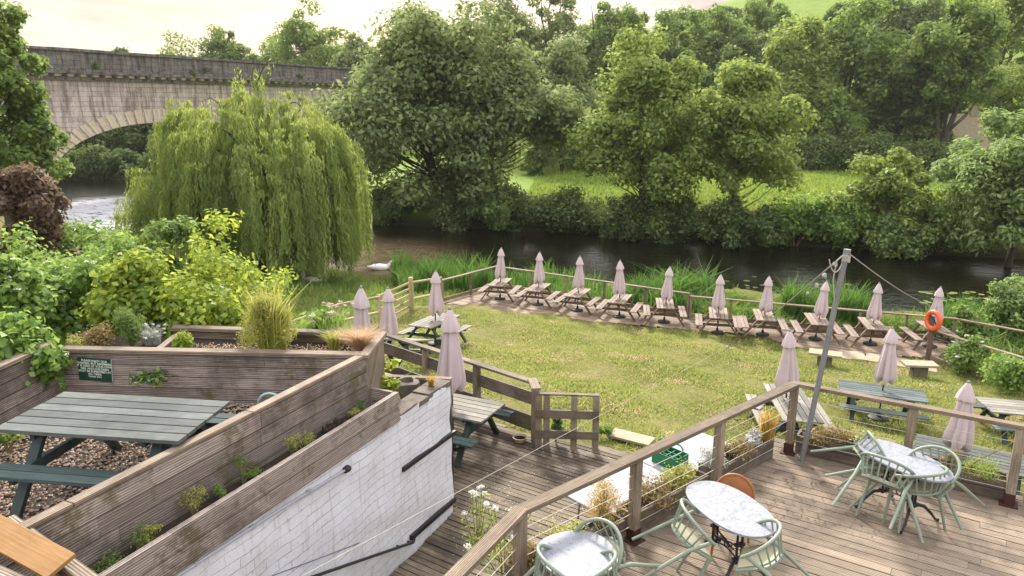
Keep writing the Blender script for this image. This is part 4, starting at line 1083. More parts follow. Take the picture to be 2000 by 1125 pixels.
def lerps(a, b, n, s=0, e=1): return [tuple(V(a).lerp(V(b), s + (e - s) * i / n)) for i in range(n + 1)]
zr = lambda x, y: .0
fence('riverside_fence', 'pale timber fence behind the first five riverside tables, with a return to the gate end', 'fence', lerps(FL, FC, 2)[:-1] + lerps(FC, FM, 5), zr, .98, [(1.0, .14, .045, 0), (.16, .04, .14, .0)], rmat='fence_pale', group='timber fences round the riverside deck')
fence('riverside_fence', 'pale timber fence behind the last five riverside tables, past the step', 'fence', lerps(FM + V((.1, -.05)), FR_, 6) + lerps(FR_, (18.2, 21.4), 2)[1:], lambda x, y: -.02, .9, [(.92, .14, .045, 0), (.16, .04, .14, .0)], group='timber fences round the riverside deck')
rf = [(13.62, 22.95), (13.95, 21.9), (14.5, 20.0), (15.0, 17.6), (15.6, 14.6), (16.2, 11.5)]
fence('side_fence', 'brown timber fence with wires along the right edge of the lawn', 'fence', rf, lambda x, y: gzf(x, y), 1.0, [(1.02, .13, .045, 0), (.1, .07, .14, .02)], post=(.12, .12), mat='brown_wood', rmat='fence_pale', wires=5)
def gl(x, y): return gzf(x, y)
gp = (-3.8, 27.0)
fence('post_and_rail_fence', 'round pole fence running along the bank side of the lawn', 'fence', lerps((-4.6, 24.6), (-7.8, 15.2), 4), gl, 1.12, [(1.08, .10, .09, 0), (.55, .09, .09, 0)], post=(.11, .11), mat='pole_wood', round_=True, group='round pole fences')
fence('post_and_rail_fence', 'short round pole fence between the gate and the riverside deck', 'fence', [gp, (-2.95, 29.75)], gl, 1.12, [(1.08, .10, .09, 0), (.45, .09, .09, 0)], post=(.12, .12), mat='pole_wood', round_=True, group='round pole fences')
gt = thing('gate', 'small wooden field gate with diagonal brace in the round pole fence', 'gate', (-4.6, 24.6, gzf(-4.6, 24.6)))
ga, gb = V((-4.58, 24.7, gzf(-4.6, 24.6) + .1)), V((-3.84, 26.9, gzf(-3.8, 27) + .1))
for p in (ga, gb): MB().beam(p, p + V((0, 0, 1.05)), .07, .07).build('stile', M['pole_wood'], gt, True)
for k in range(5): MB().beam(ga + V((0, 0, .08 + k * .23)), gb + V((0, 0, .08 + k * .23)), .03, .075).build('bar', M['pole_wood'], gt, True)
MB().beam(ga + V((.04, 0, 1.0)), gb + V((.04, 0, .08)), .03, .08).build('brace', M['pole_wood'], gt, True)
m = MB().beam((gp[0], gp[1], gzf(*gp) - .2), (gp[0], gp[1], gzf(*gp) + 1.25), .17, .17); m.tube([(gp[0], gp[1], gzf(*gp) + 1.25), (gp[0], gp[1], gzf(*gp) + 1.29)], [.10, .08], 8); m.build('gate_post', M['pole_wood'], gt, True, bevel=.008)
# ramp fence on the lower deck
f0, f1 = at(1046, 748, LD + 1.1), at(742, 650, LD + 1.1)
zl = lambda x, y: LD
fence('ramp_fence', 'dark weathered board fence along the lower deck edge by the lawn', 'fence', lerps(f0.xy, f1.xy, 3), zl, 1.06, [(1.1, .14, .045, 0), (.78, .045, .24, -.03), (.3, .045, .30, -.03)], post=(.12, .10), mat='post_wood', rmat='fence_dark', group='board fences of the lower deck')
r1 = at(1165, 772, LD + 1.0)
g0 = V((f0.x + .05, f0.y - .25))
fence('ramp_fence', 'short two-board fence beside the lawn step on the lower deck', 'fence', [tuple(g0), tuple(g0.lerp(r1.xy, .14)), tuple(g0.lerp(r1.xy, .62)), tuple(r1.xy)], zl, .98, [(1.0, .09, .03, 0), (.66, .035, .15, -.07), (.28, .035, .15, -.07)], post=(.12, .11), mat='post_wood', rmat='fence_dark', group='board fences of the lower deck')
m = MB(); m.beam((f0.x - .06, f0.y + .12, LD + 1.13), (g0.x - .05, g0.y - .1, LD + 1.12), .16, .04); tag(m.build('fence_cap', M['cap_wood'], bevel=.004), 'short cap board joining the two lower deck fences', 'cap board')
# life ring
p = V((13.62, 22.95, gzf(13.62, 22.95)))
lr = thing('life_ring', 'orange life ring hanging on the corner fence post', 'life ring', p)
rc = aty(1823, 626, 22.85); fa = V((-.95, -.2, .06)).normalized(); ra = fa.orthogonal().normalized(); rb = fa.cross(ra)
MB().tube([rc + (ra * cos(t) + rb * sin(t)) * .27 for t in np.linspace(0, 2 * pi, 33)], .08, 12, caps=False).build('ring', M['ring'], lr, True, smooth=True)
MB().beam(V((p.x, p.y, p.z - .2)), V((rc.x + .02, rc.y + .12, rc.z + .1)), .13, .13).build('post', M['brown_wood'], lr, True)
MB().tube([rc - ra * .2 + fa * .02, rc + rb * .05, rc + ra * .22], .02, 6).build('strap', M['rubber'], lr, True)
# stone benches + slabs
for px, py, rz, lab in ((1612, 693, R(-25), 'pale stone bench beside the leaning pole'), (1796, 712, R(-6), 'pale stone bench on the lawn right of the slabs')):
    p = at(px, py, .45); p = at(px, py, gzf(p.x, p.y) + .42); z = gzf(p.x, p.y)
    t = thing('stone_bench', lab, 'stone bench', (p.x, p.y, z), rz, 'small stone benches on the lawn')
    MB().box((0, 0, .41), (.95, .5, .07)).build('seat', M['stone_pale'], t, bevel=.01)
    MB().box((0, 0, .185), (.42, .30, .40)).build('pedestal', M['stone_dark'], t, bevel=.015)
sl_ = [at(1640, 697, .0), at(1690, 700, 0), at(1740, 706, 0), at(1785, 716, 0), at(1830, 722, 0)]
for i in range(4):
    a, b = sl_[i], sl_[i + 1]; m = MB(); c = (a + b) / 2; d = (b - a); zz = gzf(c.x, c.y) + .05
    m.box((c.x, c.y, zz), (d.length - .03, .85, .06), atan2(d.y, d.x) + random.uniform(-.03, .03))
    tag(m.build('paving_slab', M['stone_pale'], bevel=.008), 'pale paving slab in the strip between the stone benches', 'paving slab', 'paving slabs between the stone benches')
p = at(1222, 858, 2.2); m = MB(); m.box((p.x + .12, p.y + .1, max(gzf(p.x + .12, p.y + .1) + .02, LD - .06)), (.8, .36, .05), R(-32)); tag(m.build('paving_slab', M['stone_pale'], bevel=.008), 'pale stone slab where the lower deck meets the lawn', 'paving slab')
# white tables + crate under the terrace rail
rd = (D_ - A_).normalized(); rn = V((-rd.y, rd.x)); n0 = at(1103, 969, LD + .74); hinge = 1.5
for i, lab in enumerate(('white folding table on the lower deck, end nearest the white wall', 'white folding table holding the green bottle crate')):
    c = V((n0.x, n0.y)) + rd * (.76 + 1.52 * i) - rn * .37
    t = thing('folding_table', lab, 'folding table', (c.x, c.y, LD + .015), atan2(rd.y, rd.x), 'white folding tables on the lower deck')
    MB().box((0, 0, .725), (1.5, .74, .04)).build('tabletop', M['white_plastic'], t, bevel=.01)
    for e in (-1, 1):
        for s in (-1, 1): MB().tube([(e * .6, s * .3, 0), (e * .55, s * .28, .71)], .014, 8).build('leg', M['steel'], t)
        MB().tube([(e * .59, -.3, .2), (e * .59, .3, .2)], .01, 6).build('stretcher', M['steel'], t)
p = at(1308, 905, LD + .76)
cr_ = thing('bottle_crate', 'green plastic bottle carrier on the white folding table', 'crate', (p.x, p.y, LD + .762), R(-48))
m = MB(); cw, cd, chh = .42, .29, .18
for ix in range(5): m.box((-cw / 2 + cw * ix / 4, 0, chh / 2), (.012, cd, chh if ix in (0, 4) else chh * .8))
for iy in range(4): m.box((0, -cd / 2 + cd * iy / 3, chh * .45 if iy in (1, 2) else chh / 2), (cw, .012, chh * .8 if iy in (1, 2) else chh))
m.box((0, 0, .006), (cw, cd, .012)); m.build('basket', M['crate_green'], cr_)
MB().tube([(-cw / 2, 0, chh), (-cw / 2, 0, .30), (-cw / 2 + .05, 0, .34), (cw / 2 - .05, 0, .34), (cw / 2, 0, .30), (cw / 2, 0, chh)], .012, 8).build('handle', M['crate_green'], cr_, smooth=True)

# ================================================================ BRIDGE
BA = V((-40.0, 70.6)); BD = V((.428, .904)).normalized(); BN = V((BD.y, -BD.x))     # BN points to the near (garden) side
def bp(s, off, z): q = BA + BD * s + BN * off; return (q.x, q.y, z)
br = thing('aqueduct_bridge', 'old pale stone arched bridge with sooty parapet over the river', 'bridge', bp(8.8, 0, -2))
SC, RA, RB, SPR = 8.2, 11.9, 5.0, 1.2
ss = sorted(set(list(np.arange(-40, 101, 3.5)) + [SC + RA * sin(t) for t in np.linspace(-pi / 2, pi / 2, 41)] + [SC - RA - .001, SC + RA + .001]))
zb_ = lambda s: SPR + RB * sqrt(max(0, 1 - ((s - SC) / RA) ** 2)) if abs(s - SC) <= RA else -3
ZT = 10.55
m = MB()
for a, b in zip(ss[:-1], ss[1:]):
    za, zb2 = zb_(a), zb_(b)
    if (abs(a - SC) > RA) != (abs(b - SC) > RA): za = zb2 = min(za, zb2) if abs(b - a) < .01 else max(za, zb2)
    for off, rev in ((0, False), (-7.5, True)):
        vs = [bp(a, off, za), bp(b, off, zb2), bp(b, off, ZT), bp(a, off, ZT)]
        f = (0, 1, 2, 3) if not rev else (3, 2, 1, 0); u = [(a, za), (b, zb2), (b, ZT), (a, ZT)]
        m.quadset(vs, [f], [u if not rev else u[::-1]], .5)
    if abs((a + b) / 2 - SC) < RA:
        vs = [bp(a, 0, za), bp(a, -7.5, za), bp(b, -7.5, zb2), bp(b, 0, zb2)]; m.quadset(vs, [(0, 1, 2, 3)], [[(0, a), (7.5, a), (7.5, b), (0, b)]], .5)
for s in (SC - RA, SC + RA):
    vs = [bp(s, 0, -3), bp(s, -7.5, -3), bp(s, -7.5, SPR), bp(s, 0, SPR)]; m.quadset(vs, [(0, 1, 2, 3)], [[(0, -3), (7.5, -3), (7.5, SPR), (0, SPR)]], .5)
m.quadset([bp(-40, 0, ZT), bp(100, 0, ZT), bp(100, -7.5, ZT), bp(-40, -7.5, ZT)], [(0, 1, 2, 3)], [[(0, 0), (140, 0), (140, 7.5), (0, 7.5)]], .5)
m.build('wall', M['ashlar'], br, True)
m = MB(); NV = 37
for i in range(NV):
    t0, t1 = -pi / 2 + pi * i / NV + .012, -pi / 2 + pi * (i + 1) / NV - .012; q = []
    for t, k in ((t0, 0), (t1, 0), (t1, 1.35), (t0, 1.35)): q.append((SC + (RA + k) * sin(t), SPR + (RB + k) * cos(t)))
    o = .07 + random.uniform(-.015, .015); vs = [bp(s, -.6, z) for s, z in q] + [bp(s, o, z) for s, z in q]
    oo = random.random() * 20
    m.quadset(vs, [(4, 5, 6, 7), (0, 1, 5, 4), (2, 3, 7, 6), (1, 2, 6, 5), (3, 0, 4, 7)], [[(oo, 0), (oo + 1, 0), (oo + 1, 1.3), (oo, 1.3)]] * 5)
m.build('arch_ring', M['ring_stone'], br, True)
def course(nm, z0, z1, off, mat, s0=-40, s1=100):
    m = MB(); s = s0
    while s < s1:
        e = min(s1, s + random.uniform(2.0, 3.4)); zj = random.uniform(-.02, .02)
        p, q = V(bp(s, off / 2 - .3, (z0 + z1) / 2 + zj)), V(bp(e - .02, off / 2 - .3, (z0 + z1) / 2 + zj)); m.beam(p, q, off + .6, z1 - z0); s = e
    return m.build(nm, M[mat], br, True)
course('string_course', 10.2, 10.48, .35, 'parapet'); course('cornice', 10.72, 10.98, .95, 'parapet')
m = MB(); s = -40
while s < 100: p, q = V(bp(s, .25, 10.6)), V(bp(s + .5, .25, 10.6)); m.beam(p, q, .8, .23); s += 1.25
m.build('dentils', M['ring_stone'], br, True)
course('parapet_base', 10.98, 11.25, .25, 'parapet'); course('parapet', 11.25, 12.7, .0, 'parapet'); course('coping', 12.7, 12.95, .2, 'parapet')
for o, h_ in ((-7.5, 12.9),):
    m = MB(); m.beam(bp(-40, o, 11.8), bp(100, o, 11.8), .6, 2.2); m.build('far_parapet', M['parapet'], br, True)
m = MB()
for s, z, w_ in ((14, 11.0, .5), (24, 11.1, .7), (36, 11.0, .6), (20, 9.5, .3)): pass
pts_, nn_ = clump_pts([bp(s, .3, z) for s, z in ((2, 11.6), (13, 11.3), (15, 11.7), (24, 11.2), (30, 11.5), (19, 9.3), (43, 11.3))], np.array([.5, .5, .35, .8, .5, .4, .7]), 90)
o_ = leaves('wall_weeds', LM['dark'], pts_, nn_, .22, .6, br, world_off=br.location); o_['kind'] = 'stuff'

# ================================================================ TREES
def T(name, label, px, Y, ytop, wpx, **kw):
    P = aty(px, ytop, Y); t = Y * CT + (H - P.z) * ST; z = gzf(P.x, Y); z = max(z, WATER + .2) if z < WATER else z
    return tree(name, label, 'tree', (P.x, Y, z), P.z - z, wpx / F * t, **kw)
FT = 'trees on the hillside behind the meadow'
T('bank_tree', 'large grey-green many stemmed tree overhanging the river, right of the willow', 858, 58.5, 5, 520, mat='grey', cb=.0, nclump=190, cr=.095, per=330, leaf=.34, seed=3, forks=4, trunk_r=.27, bias=.25, limbs=.8, depth=13)
T('alder_tree', 'tall fresh green tree on the far bank, left one of the pair', 1265, 53, 50, 268, mat='light', cb=.08, nclump=95, cr=.125, per=300, leaf=.27, seed=5, bias=.3, limbs=.7)
T('alder_tree', 'fresh green far bank tree with bare pale trunk, right one of the pair', 1457, 51.5, 96, 232, mat='light', cb=.2, nclump=80, cr=.13, per=280, leaf=.27, seed=8, bias=.2, bark='bark_pale', limbs=.7)
T('thorn_tree', 'low spreading bushy tree on the far bank in front of the meadow', 1745, 47.5, 285, 170, mat='light', cb=-.12, nclump=75, cr=.14, per=240, leaf=.24, seed=9, forks=3, bias=.2)
T('ash_tree', 'pale green leafy tree leaning over the river at the right edge', 2020, 43, 205, 285, mat='pale', cb=.0, nclump=85, cr=.12, per=330, leaf=.28, aspect=.4, seed=12, forks=2, bias=.05)
T('bank_tree', 'grey-green round tree behind the meadow, right of the large overhanging tree', 1090, 92, 62, 190, mat='grey', cb=.02, nclump=70, cr=.14, per=230, leaf=.42, seed=14)
T('shrub_tree', 'pale weeping bush at the left end of the meadow', 1100, 82, 190, 120, mat='pale', cb=.0, nclump=34, cr=.17, per=260, leaf=.4, aspect=.25, seed=15, forks=3)
T('tall_tree', 'tall thin tree with sunlit gaps above the large overhanging tree', 985, 112, -60, 150, mat='grey', cb=.1, nclump=80, cr=.13, per=170, leaf=.4, seed=16, forks=2, limbs=1)
T('tall_tree', 'tall thin tree with the sun behind its bare upper branches', 1080, 118, -70, 160, mat='grey', cb=.1, nclump=75, cr=.12, per=150, leaf=.4, seed=17, forks=3, limbs=1)
T('tall_tree', 'tall thin tree at the skyline, left of the small hill field', 1185, 122, -40, 150, mat='mid', cb=.1, nclump=75, cr=.13, per=170, leaf=.42, seed=18, forks=2, limbs=1)
hill = [('hill_tree', 'dark rounded tree on the hillside above the left alder', 1288, 126, 55, 140, 'dark', 21), ('hill_tree', 'dark tree on the hillside between the two skyline trees', 1235, 132, 0, 90, 'mid', 22),
 ('hill_tree', 'mid green tree crowning the hillside, below the strip of field', 1400, 124, -5, 170, 'mid', 23), ('hill_tree', 'dark tree tucked behind the right alder on the hillside', 1440, 106, 95, 120, 'dark', 24),
 ('hill_tree', 'small round tree on the hillside touching the left alder', 1345, 104, 70, 90, 'mid', 25), ('hill_tree', 'tall mid green tree behind the right end of the meadow, nearest the alders', 1560, 97, 30, 190, 'light', 26),
 ('hill_tree', 'broad tree with a reddish trunk showing, middle of the meadow edge', 1672, 99, -5, 210, 'mid', 27), ('hill_tree', 'dark dense tree on the meadow edge above the thorn tree', 1755, 96, 100, 170, 'dark', 28),
 ('hill_tree', 'dark tree on the skyline at the upper right', 1790, 128, -30, 170, 'dark', 29), ('hill_tree', 'broad bright green tree at the top right corner', 1985, 104, -60, 240, 'light', 30),
 ('hill_tree', 'low dense tree at the meadow edge left of the cottage roof', 1640, 92, 180, 130, 'mid', 31), ('hill_tree', 'tall tree at the skyline just left of the strip of field', 1490, 134, -15, 130, 'mid', 32),
 ('hill_tree', 'dark low tree beside the cottage roof', 1800, 93, 190, 120, 'dark', 33)]
for nm, lab, px, Yy, yt, w_, mt_, sd0 in hill:
    T(nm, lab, px, Yy, yt, w_, mat=mt_, cb=.03, nclump=70, cr=.135, per=210, leaf=.46, seed=sd0, group=FT, forks=1 + sd0 % 2, limbs=.4)
T('forked_tree', 'tall green tree with a forked dark trunk in front of the cottage roof', 1880, 90, -30, 220, mat='mid', cb=.28, nclump=95, cr=.11, per=230, leaf=.42, seed=34, forks=3, trunk_r=.4, limbs=.8)
# farther rows on the hill, so no bare slope shows between crowns
src = [o for o in col.objects if o.get('group') == FT and o.parent is None]
more = [(1300, 150, 'skyline tree left of the strip of field, behind the dark rounded one'), (1130, 138, 'skyline tree behind the thin sunlit trees'), (1620, 128, 'upper hillside tree behind the broad one'), (1720, 140, 'upper hillside tree behind the reddish trunk'),
        (1880, 136, 'upper hillside tree above the forked tree'), (1960, 132, 'upper hillside tree in the top right corner, behind the bright one'), (1360, 140, 'upper hillside tree behind the mid green crown'), (1570, 112, 'tree in the second row behind the meadow edge'), (1855, 112, 'tree in the second row behind the forked trunk'), (1460, 120, 'tree in the second row behind the right alder'),
        (1130, 126, 'tall skyline tree closing the gap behind the sunlit thin tree'), (1215, 128, 'tall skyline tree left of the dark rounded one'), (1275, 130, 'tall skyline tree right behind the left alder top'), (1325, 134, 'tall skyline tree before the strip of field'),
        (1190, 150, 'far skyline tree behind the thin ones'), (1250, 146, 'far skyline tree between thin trees and hill'), (1010, 150, 'far skyline tree right of the large overhanging tree'),
        (930, 132, 'tall tree filling the gap right of the large overhanging tree'), (1030, 136, 'tall tree behind the thin ones, left'), (1140, 140, 'tall tree behind the thin ones, right'), (1085, 128, 'tree low behind the thin trees'), (1290, 140, 'tree behind the dark rounded one on the slope'),
        (1340, 165, 'far skyline tree behind the mid green crown, left'), (1420, 170, 'far skyline tree behind the mid green crown, right'), (1470, 160, 'far skyline tree just left of the strip of field'), (1620, 165, 'far skyline tree just right of the strip of field'), (1690, 165, 'far skyline tree above the reddish trunk'), (1250, 160, 'far skyline tree above the left alder'), (900, 140, 'tall tree behind the top of the large overhanging tree'), (1530, 118, 'tree in the second row below the strip of field')]
for i, (px, Yy, lab) in enumerate(more):
    c = copy_tree(src[(i * 5 + 2) % len(src)]); P = aty(px, 200, Yy); s = random.uniform(.75, 1.0)
    s = s * 1.3 if lab.startswith('tall skyline') else s
    c.location = (P.x, Yy, gzf(P.x, Yy) - .3); c.scale = (s, s, s * random.uniform(.85, 1.05)); c.rotation_euler = (0, 0, random.random() * 6.28); c['label'] = lab
BT = 'trees behind the bridge'
for px, Yy, yt, w_, mt_, sd0, lab, kw in ((592, 135, 6, 175, 'mid', 41, 'airy round tree standing over the bridge parapet', dict(nclump=130, cr=.09, per=110, cb=.3, limbs=.8)), (640, 146, 72, 150, 'mid', 42, 'dense low tree behind the parapet right of the airy one', {}),
   (530, 150, 84, 120, 'mid', 43, 'dense low tree behind the parapet left of the airy one', {}), (420, 150, 52, 110, 'mid', 44, 'small tree with a narrow top behind the parapet', dict(per=100)), (462, 152, 55, 70, 'grey', 45, 'narrow pointed tree behind the parapet', dict(per=100)),
   (345, 150, 80, 140, 'mid', 46, 'small rounded tree behind the parapet, left of the narrow ones', {}), (700, 120, 66, 130, 'grey', 47, 'hazy tree between the bridge end and the large overhanging tree', {}), (215, 130, 82, 110, 'dark', 48, 'low tree top just showing over the left of the parapet', {})):
    k2 = dict(nclump=110, cr=.13, per=150, leaf=.45, seed=sd0, cb=.2, group=BT); k2.update(kw); T('parapet_tree', lab, px, Yy, yt, w_, mat=mt_, **k2)
AT = 'dark trees seen through the arch'
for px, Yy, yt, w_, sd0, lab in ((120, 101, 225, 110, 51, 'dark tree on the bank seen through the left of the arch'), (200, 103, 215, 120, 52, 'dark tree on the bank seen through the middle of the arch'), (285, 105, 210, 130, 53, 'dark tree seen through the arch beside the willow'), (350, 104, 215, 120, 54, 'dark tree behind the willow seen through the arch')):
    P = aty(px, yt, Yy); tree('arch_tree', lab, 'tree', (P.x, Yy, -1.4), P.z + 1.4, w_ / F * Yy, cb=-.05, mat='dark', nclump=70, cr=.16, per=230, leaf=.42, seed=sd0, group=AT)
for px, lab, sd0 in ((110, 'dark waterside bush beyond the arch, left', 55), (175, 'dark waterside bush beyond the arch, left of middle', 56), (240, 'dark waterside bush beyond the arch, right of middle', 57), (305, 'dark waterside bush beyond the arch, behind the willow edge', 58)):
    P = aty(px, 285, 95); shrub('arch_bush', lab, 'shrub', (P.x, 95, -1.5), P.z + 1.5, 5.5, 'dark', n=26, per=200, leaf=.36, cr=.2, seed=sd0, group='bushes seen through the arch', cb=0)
T('lime_tree', 'dark leafy tree at the top left corner in front of the bridge', -66, 33, -75, 270, mat='mid', cb=.2, nclump=170, cr=.09, per=260, leaf=.17, aspect=.7, seed=61, trunk_r=.2, limbs=.7, inner=.3)
T('plum_tree', 'bronze leaved small tree at the left edge below the dark leafy tree', 30, 25, 282, 165, mat='bronze', cb=.02, nclump=44, cr=.15, per=260, leaf=.15, aspect=.6, seed=62, forks=3)

# weeping willow
def willow():
    P = aty(480, 150, 36.5); bx, by = P.x, 36.5; bz = gzf(bx, by); g = random.Random(5)
    t = thing('willow_tree', 'big weeping willow with trailing bright green curtains beside the river', 'tree', (bx, by, bz))
    sc_w = 36.5 / F; pts, nrm, tg, rn_ = [], [], [], []; m = MB()
    m.tube([(0, 0, -.5), (.2, .1, 2), (-.1, 0, 4.2), (.3, 0, 6.2)], [.5, .38, .3, .2], 10)
    # crown lobes: (px offset, top y px, radius px, depth offset m, bottom y px)
    lobes = [(390, 205, 90, .0, 500), (352, 212, 46, .4, 470), (330, 250, 30, -.6, 480), (290, 345, 42, -.8, 480), (480, 160, 60, .5, 460), (540, 190, 95, .6, 530), (595, 225, 80, .2, 530), (635, 255, 52, -.4, 530), (655, 300, 36, .0, 530), (440, 225, 110, -1.8, 510), (580, 235, 100, -1.6, 535), (615, 300, 66, -1.4, 535),
        (378, 270, 62, -2.0, 480), (372, 255, 52, 1.6, 470), (520, 220, 110, 2.4, 500), (265, 385, 40, -.2, 490), (470, 290, 120, -2.8, 510), (560, 330, 100, -3.0, 535), (400, 330, 80, -2.8, 490), (615, 240, 66, 2, 520), (352, 265, 40, 1.8, 470), (320, 350, 60, -1.8, 490)]
    for lx, ty, rp, dy, by_ in lobes:
        Yc = by + dy; top = aty(lx, ty, Yc); bot = aty(lx, by_, Yc); rad = rp * sc_w
        c = V((top.x - bx, dy, top.z - bz))
        for _ in range(1):
            e = c + V((g.uniform(-.7, .7) * rad, g.uniform(-.7, .7) * rad, -.3 - g.random() * .6)); q = V((e.x * .2, e.y * .2, 3.8 + g.random()))
            m.tube([q, q.lerp(e, .55) + V((0, 0, .7)), e], [.12, .07, .02], 6, caps=False)
        nt_ = int(21 * (rp / 80) ** 1.4) + 5
        for q_ in range(nt_):
            ta_ = g.random() * 6.28; tr0 = sqrt(g.random()) * rad; tz = g.uniform(-1.0, .5); tl = g.uniform(-1.3, 1.6); tb_ = g.random()
            for k in range(g.randrange(7, 13)):
                x0, y0 = c.x + tr0 * cos(ta_) + g.gauss(0, .13), c.y + tr0 * sin(ta_) * .9 + g.gauss(0, .13)
                rr = tr0; a = ta_; z0 = c.z - (rr / rad) ** 2.5 * rad * .5 + tz + g.uniform(-.12, .12)
                zend = max((bot.z - bz) + .3 + tl * .8 + g.uniform(-.3, .5), .12); Ls = max(.8, min(z0 - zend, 5.2 + tl + g.random())); n = int(Ls / .085)
                out = V((cos(a), sin(a), 0)); sw, ph = g.uniform(-.12, .12), g.random() * 6
                i = np.arange(n); f = i / n
                ox = rad * .2 * (1 - np.exp(-f * 5)); zz = z0 + .25 * np.sin(np.minimum(f * 14, pi)) - f * Ls
                X_ = x0 + out.x * ox + sw * np.sin(f * 5 + ph) + rng.normal(size=n) * .04; Y_ = y0 + out.y * ox + sw * np.cos(f * 4 + ph) + rng.normal(size=n) * .04
                pts.append(np.column_stack([X_, Y_, zz])); rn_.append(np.clip(tb_ * .62 + g.random() * .2 + rng.random(n) * .3 - .06, 0, 1))
                tg.append(np.column_stack([rng.normal(size=n) * .4 + out.x * .15, rng.normal(size=n) * .4 + out.y * .15, -np.ones(n)]))
                nrm.append(np.column_stack([out.x + rng.normal(size=n) * .5, out.y + rng.normal(size=n) * .5, .25 + rng.normal(size=n) * .3]))
    leaves('crown', LM['willow'], np.vstack(pts), np.vstack(nrm), .23, .23, t, np.vstack(tg), fold=.05, rnd=np.concatenate(rn_))
    # wispy upright top sprays
    sp = m; pp_ = []
    for px, py, x2, y2 in ((470, 165, 462, 128), (500, 165, 535, 112), (490, 160, 500, 128), (555, 205, 600, 215), (430, 205, 395, 197), (640, 245, 690, 240)):
        a, b = aty(px, py, by), aty(x2, y2, by); a = a - t.location; b = b - t.location; q = [a, a.lerp(b, .5) + V((0, 0, .25)), b, b + V((.15, 0, -.7))]; sp.tube(q, [.035, .025, .015, .006], 5)
        for u_ in np.linspace(0, 1, 40): pp_.append(a.lerp(b, u_) + V((g.gauss(0, .12), g.gauss(0, .12), g.gauss(-.12, .15))))
    m.build('trunk', M['bark'], t, smooth=True)
    pa = np.array([tuple(p) for p in pp_]); leaves('spray_foliage', LM['willow'], pa, rng.normal(size=pa.shape), .2, .22, t, np.column_stack([rng.normal(size=len(pa)) * .4, rng.normal(size=len(pa)) * .4, -np.ones(len(pa))]))
willow()

# ================================================================ BANK VEGETATION
BH = 'bushes along the far bank'
def S(name, label, px, Y, ytop, ybot, wpx, **kw):
    P = aty(px, ytop, Y); B = aty(px, ybot, Y); t = Y * CT + (H - P.z) * ST
    return shrub(name, label, 'shrub', (P.x, Y, B.z), P.z - B.z, wpx / F * t, **kw)
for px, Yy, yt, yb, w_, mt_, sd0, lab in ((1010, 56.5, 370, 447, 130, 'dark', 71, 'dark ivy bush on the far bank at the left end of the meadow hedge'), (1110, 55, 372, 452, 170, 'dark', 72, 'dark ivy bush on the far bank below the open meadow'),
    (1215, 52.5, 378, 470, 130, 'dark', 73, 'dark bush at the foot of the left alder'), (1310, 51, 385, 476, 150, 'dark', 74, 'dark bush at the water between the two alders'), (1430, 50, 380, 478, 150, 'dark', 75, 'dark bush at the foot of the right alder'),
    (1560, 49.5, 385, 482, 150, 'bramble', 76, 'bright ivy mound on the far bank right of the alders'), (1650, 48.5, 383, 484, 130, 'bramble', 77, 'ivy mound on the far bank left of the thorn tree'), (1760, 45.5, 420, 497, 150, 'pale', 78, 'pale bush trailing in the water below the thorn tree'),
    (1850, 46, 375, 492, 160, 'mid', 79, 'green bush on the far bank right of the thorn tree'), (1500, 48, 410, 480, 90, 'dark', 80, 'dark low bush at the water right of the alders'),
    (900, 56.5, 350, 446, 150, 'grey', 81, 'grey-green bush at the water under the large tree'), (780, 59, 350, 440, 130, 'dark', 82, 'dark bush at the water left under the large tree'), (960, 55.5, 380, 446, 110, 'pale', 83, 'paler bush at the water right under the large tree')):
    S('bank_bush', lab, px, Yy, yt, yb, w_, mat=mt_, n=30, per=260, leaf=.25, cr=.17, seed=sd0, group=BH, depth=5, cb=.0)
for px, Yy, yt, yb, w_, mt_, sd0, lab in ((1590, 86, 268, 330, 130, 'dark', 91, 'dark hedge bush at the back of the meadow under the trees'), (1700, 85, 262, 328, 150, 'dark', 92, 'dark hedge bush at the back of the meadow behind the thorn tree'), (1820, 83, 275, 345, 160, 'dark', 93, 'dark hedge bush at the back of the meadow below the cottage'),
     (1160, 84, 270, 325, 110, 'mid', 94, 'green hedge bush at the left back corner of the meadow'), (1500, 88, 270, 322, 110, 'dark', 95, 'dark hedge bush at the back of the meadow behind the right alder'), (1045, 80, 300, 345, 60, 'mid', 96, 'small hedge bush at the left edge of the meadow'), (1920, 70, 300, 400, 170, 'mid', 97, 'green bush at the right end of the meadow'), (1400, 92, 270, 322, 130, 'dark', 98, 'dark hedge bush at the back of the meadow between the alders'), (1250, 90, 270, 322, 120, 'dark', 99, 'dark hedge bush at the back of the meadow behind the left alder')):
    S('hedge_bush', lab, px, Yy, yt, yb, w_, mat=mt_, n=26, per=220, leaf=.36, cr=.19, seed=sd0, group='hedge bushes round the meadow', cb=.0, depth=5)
# right edge near bank bushes and umbellifers
S('bank_bush', 'light green bush at the right edge beyond the side fence', 1995, 25.5, 530, 690, 130, mat='pale', n=30, per=240, leaf=.15, cr=.2, seed=101, cb=0)
S('bank_bush', 'low leafy bush behind the last riverside table', 1905, 24.6, 590, 690, 90, mat='mid', n=16, per=200, leaf=.13, cr=.24, seed=102, cb=0)
S('cow_parsley', 'white flowered cow parsley beyond the side fence by the life ring', 1895, 21.5, 640, 730, 90, mat='mid', n=14, per=160, leaf=.11, cr=.25, seed=103, flower='white', nfl=14, fl=.09, cb=0)
S('cow_parsley', 'white flowered cow parsley beyond the side fence at the right edge', 1975, 19.5, 690, 770, 110, mat='bramble', n=14, per=160, leaf=.11, cr=.25, seed=104, flower='white', nfl=9, fl=.09, cb=0)
